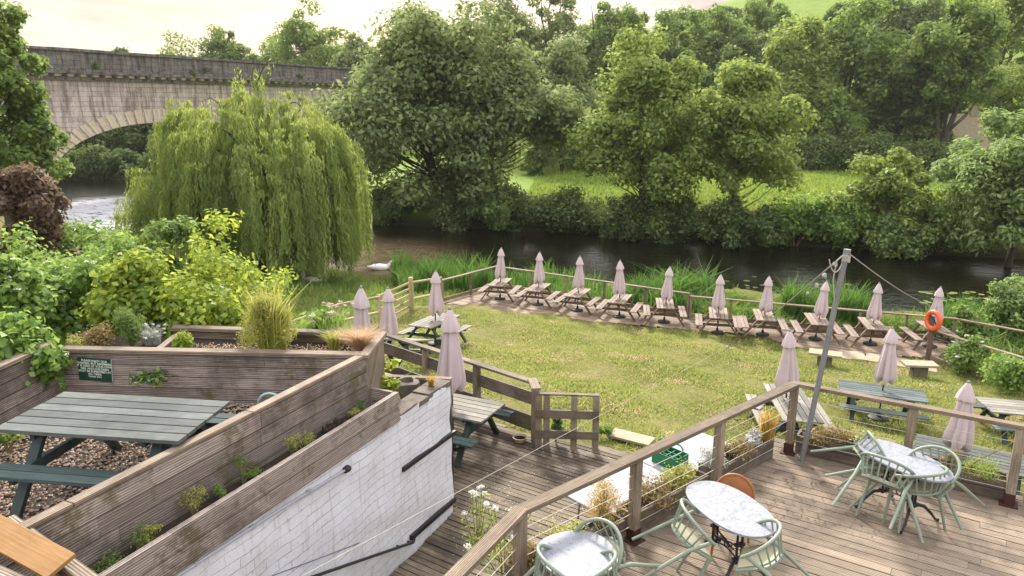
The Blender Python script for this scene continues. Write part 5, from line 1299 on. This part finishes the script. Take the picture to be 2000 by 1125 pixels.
# reeds
def reeds(label, poly, n, h, w_, seed, mat='reed', lean=.3, name='reed_bed'):
    xy = scatter([tuple(p) for p in poly], n)
    h = h * (.5 + .5 * (1 + np.sin(xy[:, 0] * 1.7 + 2 * np.sin(xy[:, 1] * 1.1)) * np.sin(xy[:, 1] * 2.3 - xy[:, 0] * .9)))
    o = blades(name, LM[mat], xy, h, w_, lean, seed, zfun=lambda x, y: np.maximum(gz(x, y), WATER) - .05, kind='stuff', seg=2); o['label'] = label; o['category'] = 'reeds'
    return o
reeds('tall green reeds between the gate and the river', [(-4.8, 31.5), (-1.8, 32.6), (-1.0, 35.0), (-3.5, 37.8), (-6.2, 37.0)], 3200, 1.2, .06, 1)
reeds('green reeds behind the first riverside tables', [(-1.5, 33.5), (6.8, 28.5), (8, 31.5), (3, 35.5), (-1.5, 36)], 2600, .75, .05, 2)
reeds('arching pale reeds behind the fourth and fifth riverside tables', [(4.6, 30.4), (7.4, 28.6), (9.0, 31.2), (6.5, 33)], 1500, 1.05, .05, 3, 'reed', .7)
reeds('tall green reeds behind the leaning pole', [(10.4, 27.6), (13.6, 26.4), (14.2, 28.4), (11.8, 29.4)], 2200, 1.2, .055, 4)
reeds('low green growth behind the riverside fence', [(6.8, 28.0), (15.2, 24.9), (19, 24), (18, 27), (9, 31)], 5200, .5, .06, 5, 'rough', .6)
reeds('reeds at the right by the life ring', [(15.4, 25.6), (17.6, 25), (18.5, 27.5), (16.5, 28.6)], 900, 1.0, .05, 6)
reeds('dry buff reed tops at the river edge', [(-6.2, 37.3), (-2.8, 37.2), (-2.8, 39.2), (-6, 39.2)], 130, 1.25, .02, 7, 'olive', .5)
reeds('dry buff reed tops behind the fourth table', [(5.0, 32.5), (7.5, 31), (8, 32.5), (5.5, 34)], 60, 1.0, .02, 8, 'reed', .5)
reeds('rank green growth beyond the side fence', [(14.1, 22.5), (15.2, 18), (16.6, 11), (24, 11), (24, 24), (16, 24.5)], 7000, .55, .07, 9, 'rough', .7)
# lily pads
m = MB()
for _ in range(170):
    k = random.random(); px, py = (random.uniform(1530, 1660), random.uniform(555, 600)) if k < .6 else (random.uniform(1400, 1520), random.uniform(540, 575)) if k < .7 else (random.uniform(1800, 1960), random.uniform(570, 610))
    q = at(px, py, WATER); x, y = q.x, q.y
    if gzf(x, y) > WATER - .02: continue
    r_ = random.uniform(.10, .2); m.prism([(x + r_ * cos(t), y + r_ * sin(t)) for t in np.linspace(.3, 6.0, 9)], WATER + .006, WATER + .014)
tag(m.build('lily_pads', LM['lily']), 'floating lily pads near the right of the river', 'lily pads', kind='stuff')
# lawn grass, bank grass, meadow
lawn_poly = px2([(925, 604), (1040, 616), (1160, 631), (1250, 637), (1330, 645), (1440, 652), (1500, 661), (1535, 675), (1610, 692), (1700, 698), (1800, 700), (1830, 690), (1880, 710), (1990, 765)]) + [(15, 16), (15.5, 12), (9, 8), (4.6, 10.6), (2.4, 11.6), (1.2, 12.4), (.5, 12.6), (-2.9, 15.5), (-5.0, 16.8), (-7.6, 15.2), (-4.6, 24.6), (-3.8, 27)]
xy = scatter(lawn_poly, 150000); fz = lambda x, y: gz(x, y) - .01
holes = scatter(lawn_poly, 70); hr_ = rng.uniform(.12, .42, 70); bare_ = np.zeros(len(xy), bool)
for (hx, hy), h_r in zip(holes, hr_): bare_ |= ((xy[:, 0] - hx) ** 2 + ((xy[:, 1] - hy) * 1.5) ** 2) < (h_r * rng.uniform(.6, 1.2, len(xy))) ** 2
keep = ~bare_ & (rng.random(len(xy)) < (.35 + .65 * (np.sin(xy[:, 0] * 1.9 + 2 * np.sin(xy[:, 1] * .8)) * np.sin(xy[:, 1] * 1.4 + xy[:, 0] * .5) > -.45)))
blades('lawn_grass', LM['lawn'], xy[keep], .065, .04, .8, 1, zfun=fz, kind='stuff')['label'] = 'short patchy lawn grass'
cen = scatter(lawn_poly, 75); q_ = np.repeat(cen, 260, 0); q_ = q_ + rng.normal(size=q_.shape) * np.repeat(rng.uniform(.15, .55, 75), 260)[:, None] * np.array([1.4, .8]); q_ = q_[inpoly(q_, lawn_poly)]
blades('dry_grass', LM['straw'], q_, .045, .03, .9, 8, zfun=fz, kind='stuff')['label'] = 'straw coloured worn patches in the lawn grass'
wild = [(-5.2, 16.8), (-8.2, 15.0), (-14, 13), (-32, 25), (-34, 45), (-30, 58), (-20, 45), (-11, 40), (-7.5, 37.5), (-2.5, 36.5), (-1.5, 33.5), (-3.2, 29.9), (-4.2, 27), (-5, 24.6)]
xy = scatter(wild, 60000); blades('bank_grass', LM['rough'], xy, .22, .05, .7, 2, zfun=fz, kind='stuff')['label'] = 'rough green bank grass under the willow'
mead = [(1, 57.5), (20, 50.5), (40, 47), (70, 60), (60, 100), (4, 100)]
xy = scatter(mead, 60000); blades('meadow_grass', LM['meadow'], xy, .28, .16, .6, 3, zfun=fz, kind='stuff')['label'] = 'bright green meadow grass'

# ================================================================ GARDEN PLANTS, LEFT
GP = None
def SH(name, label, px, Y, ytop, zb, wpx, cat='shrub', **kw):
    P = aty(px, ytop, Y); t = Y * CT + (H - P.z) * ST
    return shrub(name, label, cat, (P.x, Y, zb), P.z - zb, wpx / F * t, **kw)
SH('bramble_bush', 'bramble bush hanging over the left wall of the gravel yard', 35, 8.7, 625, 4.6, 190, mat='bramble', n=20, per=210, leaf=.10, cr=.2, seed=111, flower='white', nfl=14, fl=.03, aspect=.75)
SH('bramble_bush', 'pale flowering bramble at the left edge above the yard wall', 25, 10.2, 490, 4.2, 190, mat='bramble', n=26, per=230, leaf=.11, cr=.18, seed=112, flower='white', nfl=70, fl=.05, aspect=.75)
SH('bramble_bush', 'white flowering bramble left of the yellow-green bush', 120, 11.2, 500, 3.6, 190, mat='bramble', n=30, per=240, leaf=.11, cr=.18, seed=113, flower='white', nfl=110, fl=.05, aspect=.75)
SH('elder_bush', 'green elder bush with flat cream flower heads, far left', 60, 15, 448, 1.8, 240, mat='bramble', n=36, per=250, leaf=.12, cr=.16, seed=114, flower='cream', nfl=70, fl=.10)
SH('elder_bush', 'green elder bush below the patch of river, flat cream flower heads', 170, 17.5, 440, 1.4, 230, mat='bramble', n=34, per=240, leaf=.12, cr=.16, seed=115, flower='cream', nfl=40, fl=.10)
SH('yellow_bush', 'bright yellow-green bush behind the planter, left of the willow foot', 255, 10.8, 485, 4.0, 190, mat='lime', n=30, per=230, leaf=.10, cr=.22, seed=116, aspect=.75)
SH('yellow_bush', 'bright yellow-green spreading bush right behind the planter divider', 385, 10.6, 545, 4.3, 230, mat='lime', n=22, per=200, leaf=.095, cr=.22, seed=117, aspect=.75)
SH('rose_bush', 'arching yellow-green rose in front of the willow', 425, 11.6, 440, 3.6, 250, mat='lime', n=26, per=100, leaf=.095, cr=.16, seed=118, aspect=.6, inner=.5)
SH('sapling', 'dark green tall sapling in front of the left side of the willow', 310, 15.5, 368, 1.7, 120, mat='mid', n=22, per=170, leaf=.13, cr=.2, seed=119, aspect=.5, cb=.3)
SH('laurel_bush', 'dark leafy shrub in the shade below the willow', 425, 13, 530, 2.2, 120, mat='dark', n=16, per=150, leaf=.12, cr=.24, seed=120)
SH('nettle_patch', 'mid green growth on the bank left of the willow', 215, 24, 425, .6, 160, mat='bramble', n=24, per=210, leaf=.14, cr=.2, seed=121)
SH('nettle_patch', 'green growth on the bank between copper tree and river', 120, 27, 415, .5, 160, mat='mid', n=24, per=210, leaf=.16, cr=.2, seed=122)
SH('elder_bush', 'lower elder bush between bramble and yellow-green bush', 190, 13, 505, 2.2, 170, mat='lime', n=22, per=210, leaf=.09, cr=.2, seed=123, flower='cream', nfl=14, fl=.08)
SH('bank_bush', 'green bush in the rough grass behind the planter', 520, 18.5, 500, 1.2, 110, mat='mid', n=16, per=160, leaf=.11, cr=.24, seed=124)
xy = scatter([(-14, 9.9), (-1.9, 9.9), (-3.6, 14.6), (-7.5, 15.5), (-14, 15)], 22000); o = blades('undergrowth', LM['bramble'], xy, .45, .09, .8, 4, zfun=lambda x, y: np.where(y < 11.5, 3.9 - .9 * (y - 9.9), gz(x, y)) , kind='stuff', seg=2); o['label'] = 'tangled undergrowth behind the planter'
# plants in the raised planter
ZS = CAP - .14
def tuft(name, label, px, py, z, n, h, w_, mat, r_, lean, cat='plant', seed=1, top=None, ntop=0, ts=.03, seg=2, group=None):
    p = at(px, py, z); t = thing(name, label, cat, (p.x, p.y, z), 0, group)
    a = rng.uniform(0, 2 * pi, n); rr = r_ * np.sqrt(rng.random(n)); xy = np.column_stack([rr * np.cos(a), rr * np.sin(a)])
    o = blades('blades', LM[mat], xy, h, w_, lean, seed, parent=t, seg=seg)
    # lean outward
    if top:
        me = o.data; k = 6 if seg == 2 else 4; co = np.zeros(len(me.vertices) * 3); me.vertices.foreach_get('co', co); tips = co.reshape(-1, k, 3)[:, -1]
        q = tips[rng.choice(len(tips), ntop, replace=False)]; cc, n2 = clump_pts(q, np.full(ntop, ts), 12, .5, .2); leaves('blossom', LM[top], cc, n2 + np.array([0, 0, .8]), ts * .9, .8, t)
    return t
SH('fennel_shrub', 'feathery yellow-green shrub standing in the planter right of the sign', 523, 9.1, 556, ZS, 108, cat='shrub', mat='olive', n=56, per=330, leaf=.034, cr=.17, seed=131, aspect=.28, stems=14, cb=-.12, flower='yellow', nfl=10, fl=.03, inner=.1, squash=1.3)
fs_ = [o for o in col.objects if o.name.startswith('fennel_shrub')][0]; a = rng.uniform(0, 6.28, 420); rr = .17 * np.sqrt(rng.random(420)); blades('stalks', LM['olive'], np.column_stack([rr * np.cos(a), rr * np.sin(a)]), .82, .014, .28, 9, parent=fs_, seg=2)['kind'] = 'stuff'
SH('rosemary', 'dark upright rosemary in the left of the planter', 248, 9.35, 598, ZS, 62, cat='plant', mat='mid', n=14, per=220, leaf=.05, cr=.26, seed=132, aspect=.2, squash=1.6)
SH('dried_plant', 'brown dried-up herb in the left of the planter', 190, 9.3, 640, ZS, 66, cat='plant', mat='rustleaf', n=10, per=200, leaf=.03, cr=.28, seed=133)
SH('sedum', 'small yellow-brown sedum at the front left of the planter', 150, 9.1, 655, ZS, 44, cat='plant', mat='olive', n=8, per=160, leaf=.03, cr=.3, seed=134)
tuft('dianthus', 'white dianthus flowers on grey stems by the planter divider', 298, 672, ZS, 260, .22, .012, 'silver', .11, .5, seed=2, top='white', ntop=26, ts=.026)
SH('sedum', 'yellow-green sedum just right of the planter divider', 356, 9.15, 652, ZS, 46, cat='plant', mat='lime', n=9, per=150, leaf=.035, cr=.3, seed=135)
tuft('grass_tuft', 'straw yellow grass tuft beside the pinkish one', 653, 684, ZS, 420, .26, .010, 'olive', .07, .55, seed=3)
tuft('grass_tuft', 'pinkish tan feather grass tuft at the planter corner', 703, 690, ZS + .03, 1500, .30, .008, 'straw', .05, .75, seed=4)
tuft('chives', 'pink flowering chives behind the planter at its right end', 648, 652, CAP - .1, 150, .36, .012, 'bramble', .20, .35, seed=5, top='pink', ntop=22, ts=.034)
SH('sunflower_plant', 'big-leaved plant behind the planter with one orange flower', 622, 10.0, 590, 4.7, 66, cat='plant', mat='bramble', n=9, per=12, leaf=.14, cr=.3, seed=136, aspect=.8, flower='yellow', nfl=2, fl=.05)
SH('sunflower_plant', 'green-yellow leaved plant growing beside the planter end', 762, 9.3, 676, 4.0, 40, cat='plant', mat='lime', n=7, per=9, leaf=.13, cr=.35, seed=137, aspect=.85)
SH('fern', 'dark leafed plant growing from the planter wall behind the yard table', 292, 8.45, 738, 4.82, 78, cat='plant', mat='dark', n=9, per=24, leaf=.085, cr=.3, seed=138, aspect=.5)
SH('fern', 'small green weed at the foot of the left yard wall', 6, 7.3, 815, 4.45, 40, cat='plant', mat='bramble', n=5, per=30, leaf=.06, cr=.35, seed=139)
tuft('grass_tuft', 'tiny golden tuft growing on the coping of the white wall', 842, 752, 4.33, 120, .13, .010, 'gold', .04, .7, seed=6)
# sprigs in the trough
for i, (px, py, h_, w_, mt_) in enumerate(((205, 1085, .16, .34, 'bramble'), (268, 1040, .26, .34, 'mid'), (300, 1050, .18, .2, 'olive'), (378, 962, .34, .26, 'olive'), (430, 945, .16, .18, 'bramble'), (474, 905, .34, .16, 'mid'), (500, 935, .14, .16, 'bramble'), (568, 850, .28, .22, 'olive'), (600, 862, .16, .24, 'olive'), (690, 800, .14, .2, 'olive'), (705, 780, .20, .1, 'mid'))):
    p = wallpt(px, py + 18, T0 + WN * .2, TQ + WN * .2); p.z = 4.5
    shrub('herb_sprig', 'herb in the wall trough, %s' % ('lowest, nearest the fresh plank', 'second up from the fresh plank', 'olive one third up from the fresh plank', 'tall olive one in the middle of the trough', 'small one just above the tall olive herb', 'tall dark one above the middle of the trough', 'small one at the edge above the middle', 'bare stemmed one below the dark stain', 'olive one right of the bare stemmed herb', 'dry one near the top end of the trough', 'thin one climbing at the top end of the trough')[i], 'herb', p, h_, w_, mt_, n=8, per=38, leaf=.026, seed=140 + i, cr=.25, aspect=.4, stems=8, group='herbs in the trough')
p = wallpt(668, 830, T0 + WN * .2, TQ + WN * .2); m = MB()
for k in range(7): m.blob((p.x - WD.x * .05 * k * -1, p.y + WD.y * .05 * k, 4.52 + random.random() * .05), (.05, .05, .06), 7, 5, .3)
tag(m.build('dead_roots', M['soil']), 'clump of dead brown roots at the top end of the trough', 'roots')
# terrace trough plants
def along(tt, f): return tt[0].lerp(tt[1], f)
def tp(name, label, tt, f, h_, w_, mat, n=12, per=90, leaf=.035, **kw):
    q = along(tt, f); return shrub(name, label, 'plant', (q.x, q.y, TD + .2), h_, w_, mat, n=n, per=per, leaf=leaf, **kw)
tp('golden_shrub', 'tall golden feathery shrub outside the rail by the second post', TA, .86, .62, .46, 'gold', n=26, per=120, leaf=.03, aspect=.3, seed=151, stems=12, squash=1.4)
tp('golden_shrub', 'low olive shrub in the trough below the round table', TA, .5, .22, .6, 'olive', seed=152)
tp('rusty_plant', 'rust brown dried plant outside the rail corner', TA, .1, .3, .5, 'rustleaf', n=16, per=130, seed=153)
tp('rusty_plant', 'rust and gold plant in the trough beside the crate table', TB, .35, .24, .62, 'rustleaf', n=16, seed=154)
tp('golden_shrub', 'wispy golden stems right of the second post', TB, .12, .6, .22, 'gold', n=10, per=40, seed=155, aspect=.3, stems=9)
tp('golden_shrub', 'low golden plant near the tan chair', TB, .72, .24, .5, 'olive', n=12, seed=156)
tp('silver_plant', 'silver leaved plant hanging from the trough at the third post', TC, .12, .34, .42, 'silver', n=18, per=90, seed=157, aspect=.35)
tp('rusty_plant', 'rust brown plant beside the silver leaved one', TC, .5, .22, .5, 'rustleaf', n=14, seed=158)
tp('silver_plant', 'small grey plant with white flowers near the corner post', TC, .8, .26, .3, 'silver', n=10, seed=159, flower='white', nfl=8, fl=.03)
q = along(TC, 1.02); t_ = thing('grass_tuft', 'straw yellow grass tuft at the terrace corner post', 'plant', (q.x, q.y, TD + .22)); a = rng.uniform(0, 6.28, 260); blades('blades', LM['gold'], np.column_stack([.12 * np.cos(a) * rng.random(260), .12 * np.sin(a) * rng.random(260)]), .42, .012, .3, 7, parent=t_, seg=2)
tp('rusty_plant', 'rust red flower carpet in the trough behind the pole', TD1, .3, .16, .8, 'rustleaf', n=20, per=110, seed=160, depth=.3)
tp('silver_plant', 'white flowered plant at the right of the rust red carpet', TD1, .62, .2, .35, 'olive', n=10, seed=161, flower='white', nfl=30, fl=.025)
tp('rusty_plant', 'pinkish brown dry tuft in the trough by the four-chair table', TE, .42, .26, .24, 'rustleaf', n=12, seed=162, aspect=.3)
tp('moss_plant', 'yellow-green mossy plant in the trough before the last post', TE, .74, .18, .55, 'lime', n=18, per=120, leaf=.02, seed=163)
q = along(TE, .55); m = MB(); b = V((q.x, q.y, TD + .2)); m.tube([b, b + V((.15, -.05, .2)), b + V((.45, -.1, .42)), b + V((.6, -.1, .55))], [.01, .008, .006, .003], 6); m.tube([b + V((.3, -.08, .3)), b + V((.4, -.02, .5)), b + V((.6, 0, .7))], [.006, .005, .003], 5)
tag(m.build('twig', M['twig']), 'bare pale branched twig sticking out of the mossy trough', 'twig')
def tall_white(label, f, h_, off, seed):
    q = at(*f, off); t = thing('everlasting_plant', label, 'plant', q, 0, 'tall white flowered plants at the terrace rail'); g = random.Random(seed); m = MB(); P, N_, fl = [], [], []
    for k in range(9):
        x, y = g.gauss(0, .09), g.gauss(0, .09); hh = h_ * g.uniform(.6, 1.05); e = V((x * 2.2, y * 2.2, hh)); m.tube([(x * .4, y * .4, 0), (x, y, hh * .5), e], [.007, .006, .004], 5)
        for u_ in np.linspace(.1, .93, 30): P.append(V((x, y, 0)).lerp(e, u_) + V((g.gauss(0, .04), g.gauss(0, .04), 0)))
        fl.append(tuple(e))
    m.build('stems', M['twig'], t); P = np.array([tuple(p) for p in P]); leaves('foliage', LM['lime'], P, rng.normal(size=P.shape) + np.array([0, 0, .6]), .085, .22, t)
    cc, n2 = clump_pts(fl, rng.uniform(.03, .055, len(fl)), 60, .6, .4); leaves('blossom', LM['white'], cc, n2, .02, .8, t)
tall_white('tall white everlasting flowers left of the rail corner', (932, 1095), 1.12, 2.6, 3)
tall_white('shorter white flowered stems below the tall ones, against the rail', (985, 1120), .7, 2.9, 4)
tp('golden_shrub', 'orange-red and yellow stems low against the left rail', TR0, .3, .5, .3, 'olive', n=12, per=60, seed=171, aspect=.25)
tp('rusty_plant', 'rust brown plant left of the rail corner', TR0, .8, .28, .4, 'rustleaf', n=14, per=110, seed=172)
m_ = shrub('ivy_patch', 'dark ivy growing at the foot of the ramp fence corner post', 'plant', tuple(at(1085, 862, LD + .02)), .55, .3, 'dark', n=8, per=60, leaf=.07, seed=173)
shrub('weed', 'small green weeds where the step fence meets the lawn', 'plant', tuple(at(1183, 848, LD - .03)), .15, .4, 'bramble', n=8, per=60, leaf=.05, seed=174)

# ================================================================ SWANS, COTTAGE
def swan(label, p, heading, s=1.0, up=False):
    t = thing('swan', label, 'swan', p, heading, 'white swans by the willow'); t.scale = (s, s, s)
    b = MB(); vs = []
    secs = [(-.62, .02, .20, .03), (-.5, .08, .16, .07), (-.3, .2, .14, .16), (0, .25, .13, .2), (.25, .2, .12, .17), (.42, .1, .14, .10), (.5, .03, .16, .05)]
    pts = [V((x, 0, z)) for x, r_, z, h_ in secs]; n = 14; fs = []
    for x, r_, z, h_ in secs:
        for k in range(n): a = 2 * pi * k / n; vs.append((x, r_ * cos(a), z + h_ * sin(a)))
    for i in range(len(secs) - 1):
        for k in range(n): k2 = (k + 1) % n; fs.append((i * n + k, i * n + k2, i * n + n + k2, i * n + n + k))
    b.quadset(vs, fs, [[(0, 0)] * 4] * len(fs))
    nk = [(.40, 0, .2), (.52, 0, .30), (.58, 0, .42), (.66, 0, .46), (.80, 0, .40), (.92, 0, .30)] if not up else [(.40, 0, .2), (.5, 0, .36), (.46, 0, .52), (.38, .05, .56), (.28, .1, .46), (.2, .14, .36)]
    b.tube(nk, [.10, .07, .05, .045, .05, .035], 10); b.build('body', M['swan'], t, smooth=True)
    e = V(nk[-1]); d = (e - V(nk[-2])).normalized(); MB().tube([e - d * .02, e + d * .1], [.03, .012], 8).build('beak', M['beak'], t, smooth=True)
swan('white swan swimming with its neck stretched forward', at(742, 527, WATER), R(8), 1.15)
g_ = G(607, 553); swan('white swan preening on the grass under the willow', g_, R(160), 1.0, True)
def cottage():
    p = aty(1862, 310, 98); z = gzf(p.x, 98); t = thing('cottage', 'cottage with buff roof half hidden behind the forked tree', 'house', (p.x, 98, z), R(8))
    k = at(1862, 268, 6).z; hz = aty(1862, 290, 98).z - z; tz = aty(1862, 222, 98).z - z; W_, Dp = 7.0, 6.0
    m = MB(); m.box((0, 0, hz / 2), (W_, Dp, hz)); m.build('walls', M['wall_house'], t)
    m = MB(); m.quadset([(-W_ / 2 - .3, -Dp / 2 - .4, hz - .1), (W_ / 2 + .3, -Dp / 2 - .4, hz - .1), (W_ / 2 + .3, 0, tz), (-W_ / 2 - .3, 0, tz), (-W_ / 2 - .3, Dp / 2 + .4, hz - .1), (W_ / 2 + .3, Dp / 2 + .4, hz - .1)], [(0, 1, 2, 3), (3, 2, 5, 4), (0, 3, 4), (1, 5, 2)], [[(0, 0), (7, 0), (7, 4), (0, 4)], [(0, 0), (7, 0), (7, 4), (0, 4)], [(0, 0)] * 3, [(0, 0)] * 3]); m.build('roof', M['roof_tile'], t)
    MB().box((1.8, 0, tz + .3), (.9, .6, 1.2)).build('chimney', M['wall_house'], t)
    for x in (-2, 1.6):
        MB().box((x, -Dp / 2 - .01, hz * .55), (1.0, .06, 1.1)).build('window', M['rubber'], t)
cottage()

def specks(name, label, mat, poly, n, z, size):
    xy = scatter(poly, n); p = np.column_stack([xy, np.full(n, z)]); o = leaves(name, mat, p, np.tile([0, 0, 1.], (n, 1)) + rng.normal(size=(n, 3)) * .12, size, .6); o['kind'] = 'stuff'; o['label'] = label
specks('fallen_petals', 'small white petals scattered over the lower deck', LM['white'], [tuple(WP), (-.9, 10.4), (.4, 12.2), (2.4, 11.3), (2.0, 9.2), (.1, 6.9), (-.8, 8.2)], 420, LD + .02, .018)
specks('leaf_litter', 'dark leaf litter in the terrace corner by the pole', LM['bronze'], [(2.6, 8.3), (3.9, 9.5), (5.2, 8.7), (4.2, 7.6)], 260, TD + .019, .035)
# ================================================================ CAMERA, LIGHT
cam = bpy.data.objects.new('camera', bpy.data.cameras.new('camera')); col.objects.link(cam)
cam.data.sensor_width = 36; cam.data.lens = 36 * F / 2000; cam.location = (0, 0, H); cam.rotation_euler = (R(90) - TH, 0, 0)
cam.data.clip_start = .05; cam.data.clip_end = 3000; sc.camera = cam
SUN_EL, SUN_AZ = 34, -6          # degrees; azimuth measured from straight ahead towards the right
wd = bpy.data.worlds.new('World'); sc.world = wd; wd.use_nodes = True; nt = wd.node_tree
bg = nt.nodes['Background']; sky = nt.nodes.new('ShaderNodeTexSky'); sky.sky_type = 'NISHITA'; sky.sun_disc = False
sky.sun_elevation = R(SUN_EL); sky.sun_rotation = R(SUN_AZ); sky.air_density = 1.0; sky.dust_density = 3.0; sky.ozone_density = 1.0
tc = nt.nodes.new('ShaderNodeTexCoord'); mp = nt.nodes.new('ShaderNodeMapping'); mp.inputs['Scale'].default_value = (1.6, 1.6, 6)
nz = nt.nodes.new('ShaderNodeTexNoise'); nz.inputs['Scale'].default_value = 2.0; nz.inputs['Detail'].default_value = 7; nz.inputs['Roughness'].default_value = .6; nz.inputs['Distortion'].default_value = .5
def ramp2(lo, hi, p0, p1):
    r = nt.nodes.new('ShaderNodeValToRGB'); e = r.color_ramp.elements; e[0].position, e[1].position = p0, p1; e[0].color, e[1].color = (*lo, 1), (*hi, 1); return r
cr = ramp2((.225, .17, .15), (.345, .305, .28), .40, .58)        # cloud tones near the skyline (scaled by 5 below)
hi_ = ramp2((.74, .74, .78), (1.0, .98, .97), .35, .65)            # bright high overcast
el = nt.nodes.new('ShaderNodeSeparateXYZ'); mr = nt.nodes.new('ShaderNodeMapRange'); mr.inputs[1].default_value = .10; mr.inputs[2].default_value = .42; mr.interpolation_type = 'SMOOTHSTEP'
m1 = nt.nodes.new('ShaderNodeMix'); m1.data_type = 'RGBA'; m2 = nt.nodes.new('ShaderNodeMix'); m2.data_type = 'RGBA'; m2.inputs[0].default_value = .97
mu = nt.nodes.new('ShaderNodeVectorMath'); mu.operation = 'SCALE'; mu.inputs['Scale'].default_value = 5.0
L_ = nt.links.new
L_(tc.outputs['Generated'], mp.inputs[0]); L_(mp.outputs[0], nz.inputs['Vector']); L_(nz.outputs[0], cr.inputs[0]); L_(nz.outputs[0], hi_.inputs[0])
L_(tc.outputs['Generated'], el.inputs[0]); L_(el.outputs[2], mr.inputs[0]); L_(mr.outputs[0], m1.inputs[0]); L_(cr.outputs[0], m1.inputs[6]); L_(hi_.outputs[0], m1.inputs[7])
dt = nt.nodes.new('ShaderNodeVectorMath'); dt.operation = 'DOT_PRODUCT'; gd = V((-.2, 1, .10)).normalized(); dt.inputs[1].default_value = gd
pw = nt.nodes.new('ShaderNodeMath'); pw.operation = 'POWER'; pw.inputs[1].default_value = 28; cl_ = nt.nodes.new('ShaderNodeMath'); cl_.operation = 'MAXIMUM'; cl_.inputs[1].default_value = 0
gs = nt.nodes.new('ShaderNodeMix'); gs.data_type = 'RGBA'; gs.blend_type = 'ADD'; gs.inputs[7].default_value = (.34, .245, .15, 1)     # brighter cloud where the low sun stands
nv = nt.nodes.new('ShaderNodeVectorMath'); nv.operation = 'NORMALIZE'
L_(tc.outputs['Generated'], nv.inputs[0]); L_(nv.outputs[0], dt.inputs[0]); L_(dt.outputs['Value'], cl_.inputs[0]); L_(cl_.outputs[0], pw.inputs[0]); L_(pw.outputs[0], gs.inputs[0]); L_(m1.outputs[2], gs.inputs[6])
L_(gs.outputs[2], mu.inputs[0]); L_(sky.outputs[0], m2.inputs[6]); L_(mu.outputs[0], m2.inputs[7]); L_(m2.outputs[2], bg.inputs[0])
bg.inputs[1].default_value = .14
sl = bpy.data.lights.new('sun', 'SUN'); sl.energy = 2.2; sl.angle = R(9); sl.color = (1, .93, .82)
so = bpy.data.objects.new('sun', sl); col.objects.link(so)
sd = V((sin(R(SUN_AZ)) * cos(R(SUN_EL)), cos(R(SUN_AZ)) * cos(R(SUN_EL)), sin(R(SUN_EL))))
so.rotation_euler = sd.to_track_quat('Z', 'Y').to_euler()
sc.view_settings.view_transform = 'Standard'; sc.view_settings.look = 'None'; sc.view_settings.exposure = 1.85; sc.view_settings.gamma = 1
sc.render.engine = 'CYCLES'; cy = sc.cycles
cy.max_bounces = 6; cy.diffuse_bounces = 3; cy.glossy_bounces = 3; cy.transmission_bounces = 4; cy.transparent_max_bounces = 8; cy.use_denoising = True; cy.denoiser = 'OPENIMAGEDENOISE'; cy.denoising_input_passes = 'RGB_ALBEDO_NORMAL'; cy.denoising_prefilter = 'ACCURATE'
cy.caustics_reflective = False; cy.caustics_refractive = False

# light haze over the valley
m = MB(); c0, c1 = (-195, -35, -4.6), (255, 305, 74)
vs = [(x, y, z) for z in (c0[2], c1[2]) for x, y in ((c0[0], c0[1]), (c1[0], c0[1]), (c1[0], c1[1]), (c0[0], c1[1]))]
m.quadset(vs, [(3, 2, 1, 0), (4, 5, 6, 7), (0, 1, 5, 4), (1, 2, 6, 5), (2, 3, 7, 6), (3, 0, 4, 7)], [[(0, 0)] * 4] * 6)
hz = bpy.data.materials.new('haze'); hz.use_nodes = True; ht = hz.node_tree; ht.nodes.clear(); ho = ht.nodes.new('ShaderNodeOutputMaterial'); hv = ht.nodes.new('ShaderNodeVolumePrincipled')
hv.inputs['Color'].default_value = (.95, .93, .88, 1); hv.inputs['Density'].default_value = .00016; hv.inputs['Anisotropy'].default_value = .3; ht.links.new(hv.outputs[0], ho.inputs['Volume'])
tag(m.build('haze', hz), 'thin bright evening haze', 'haze', kind='stuff')
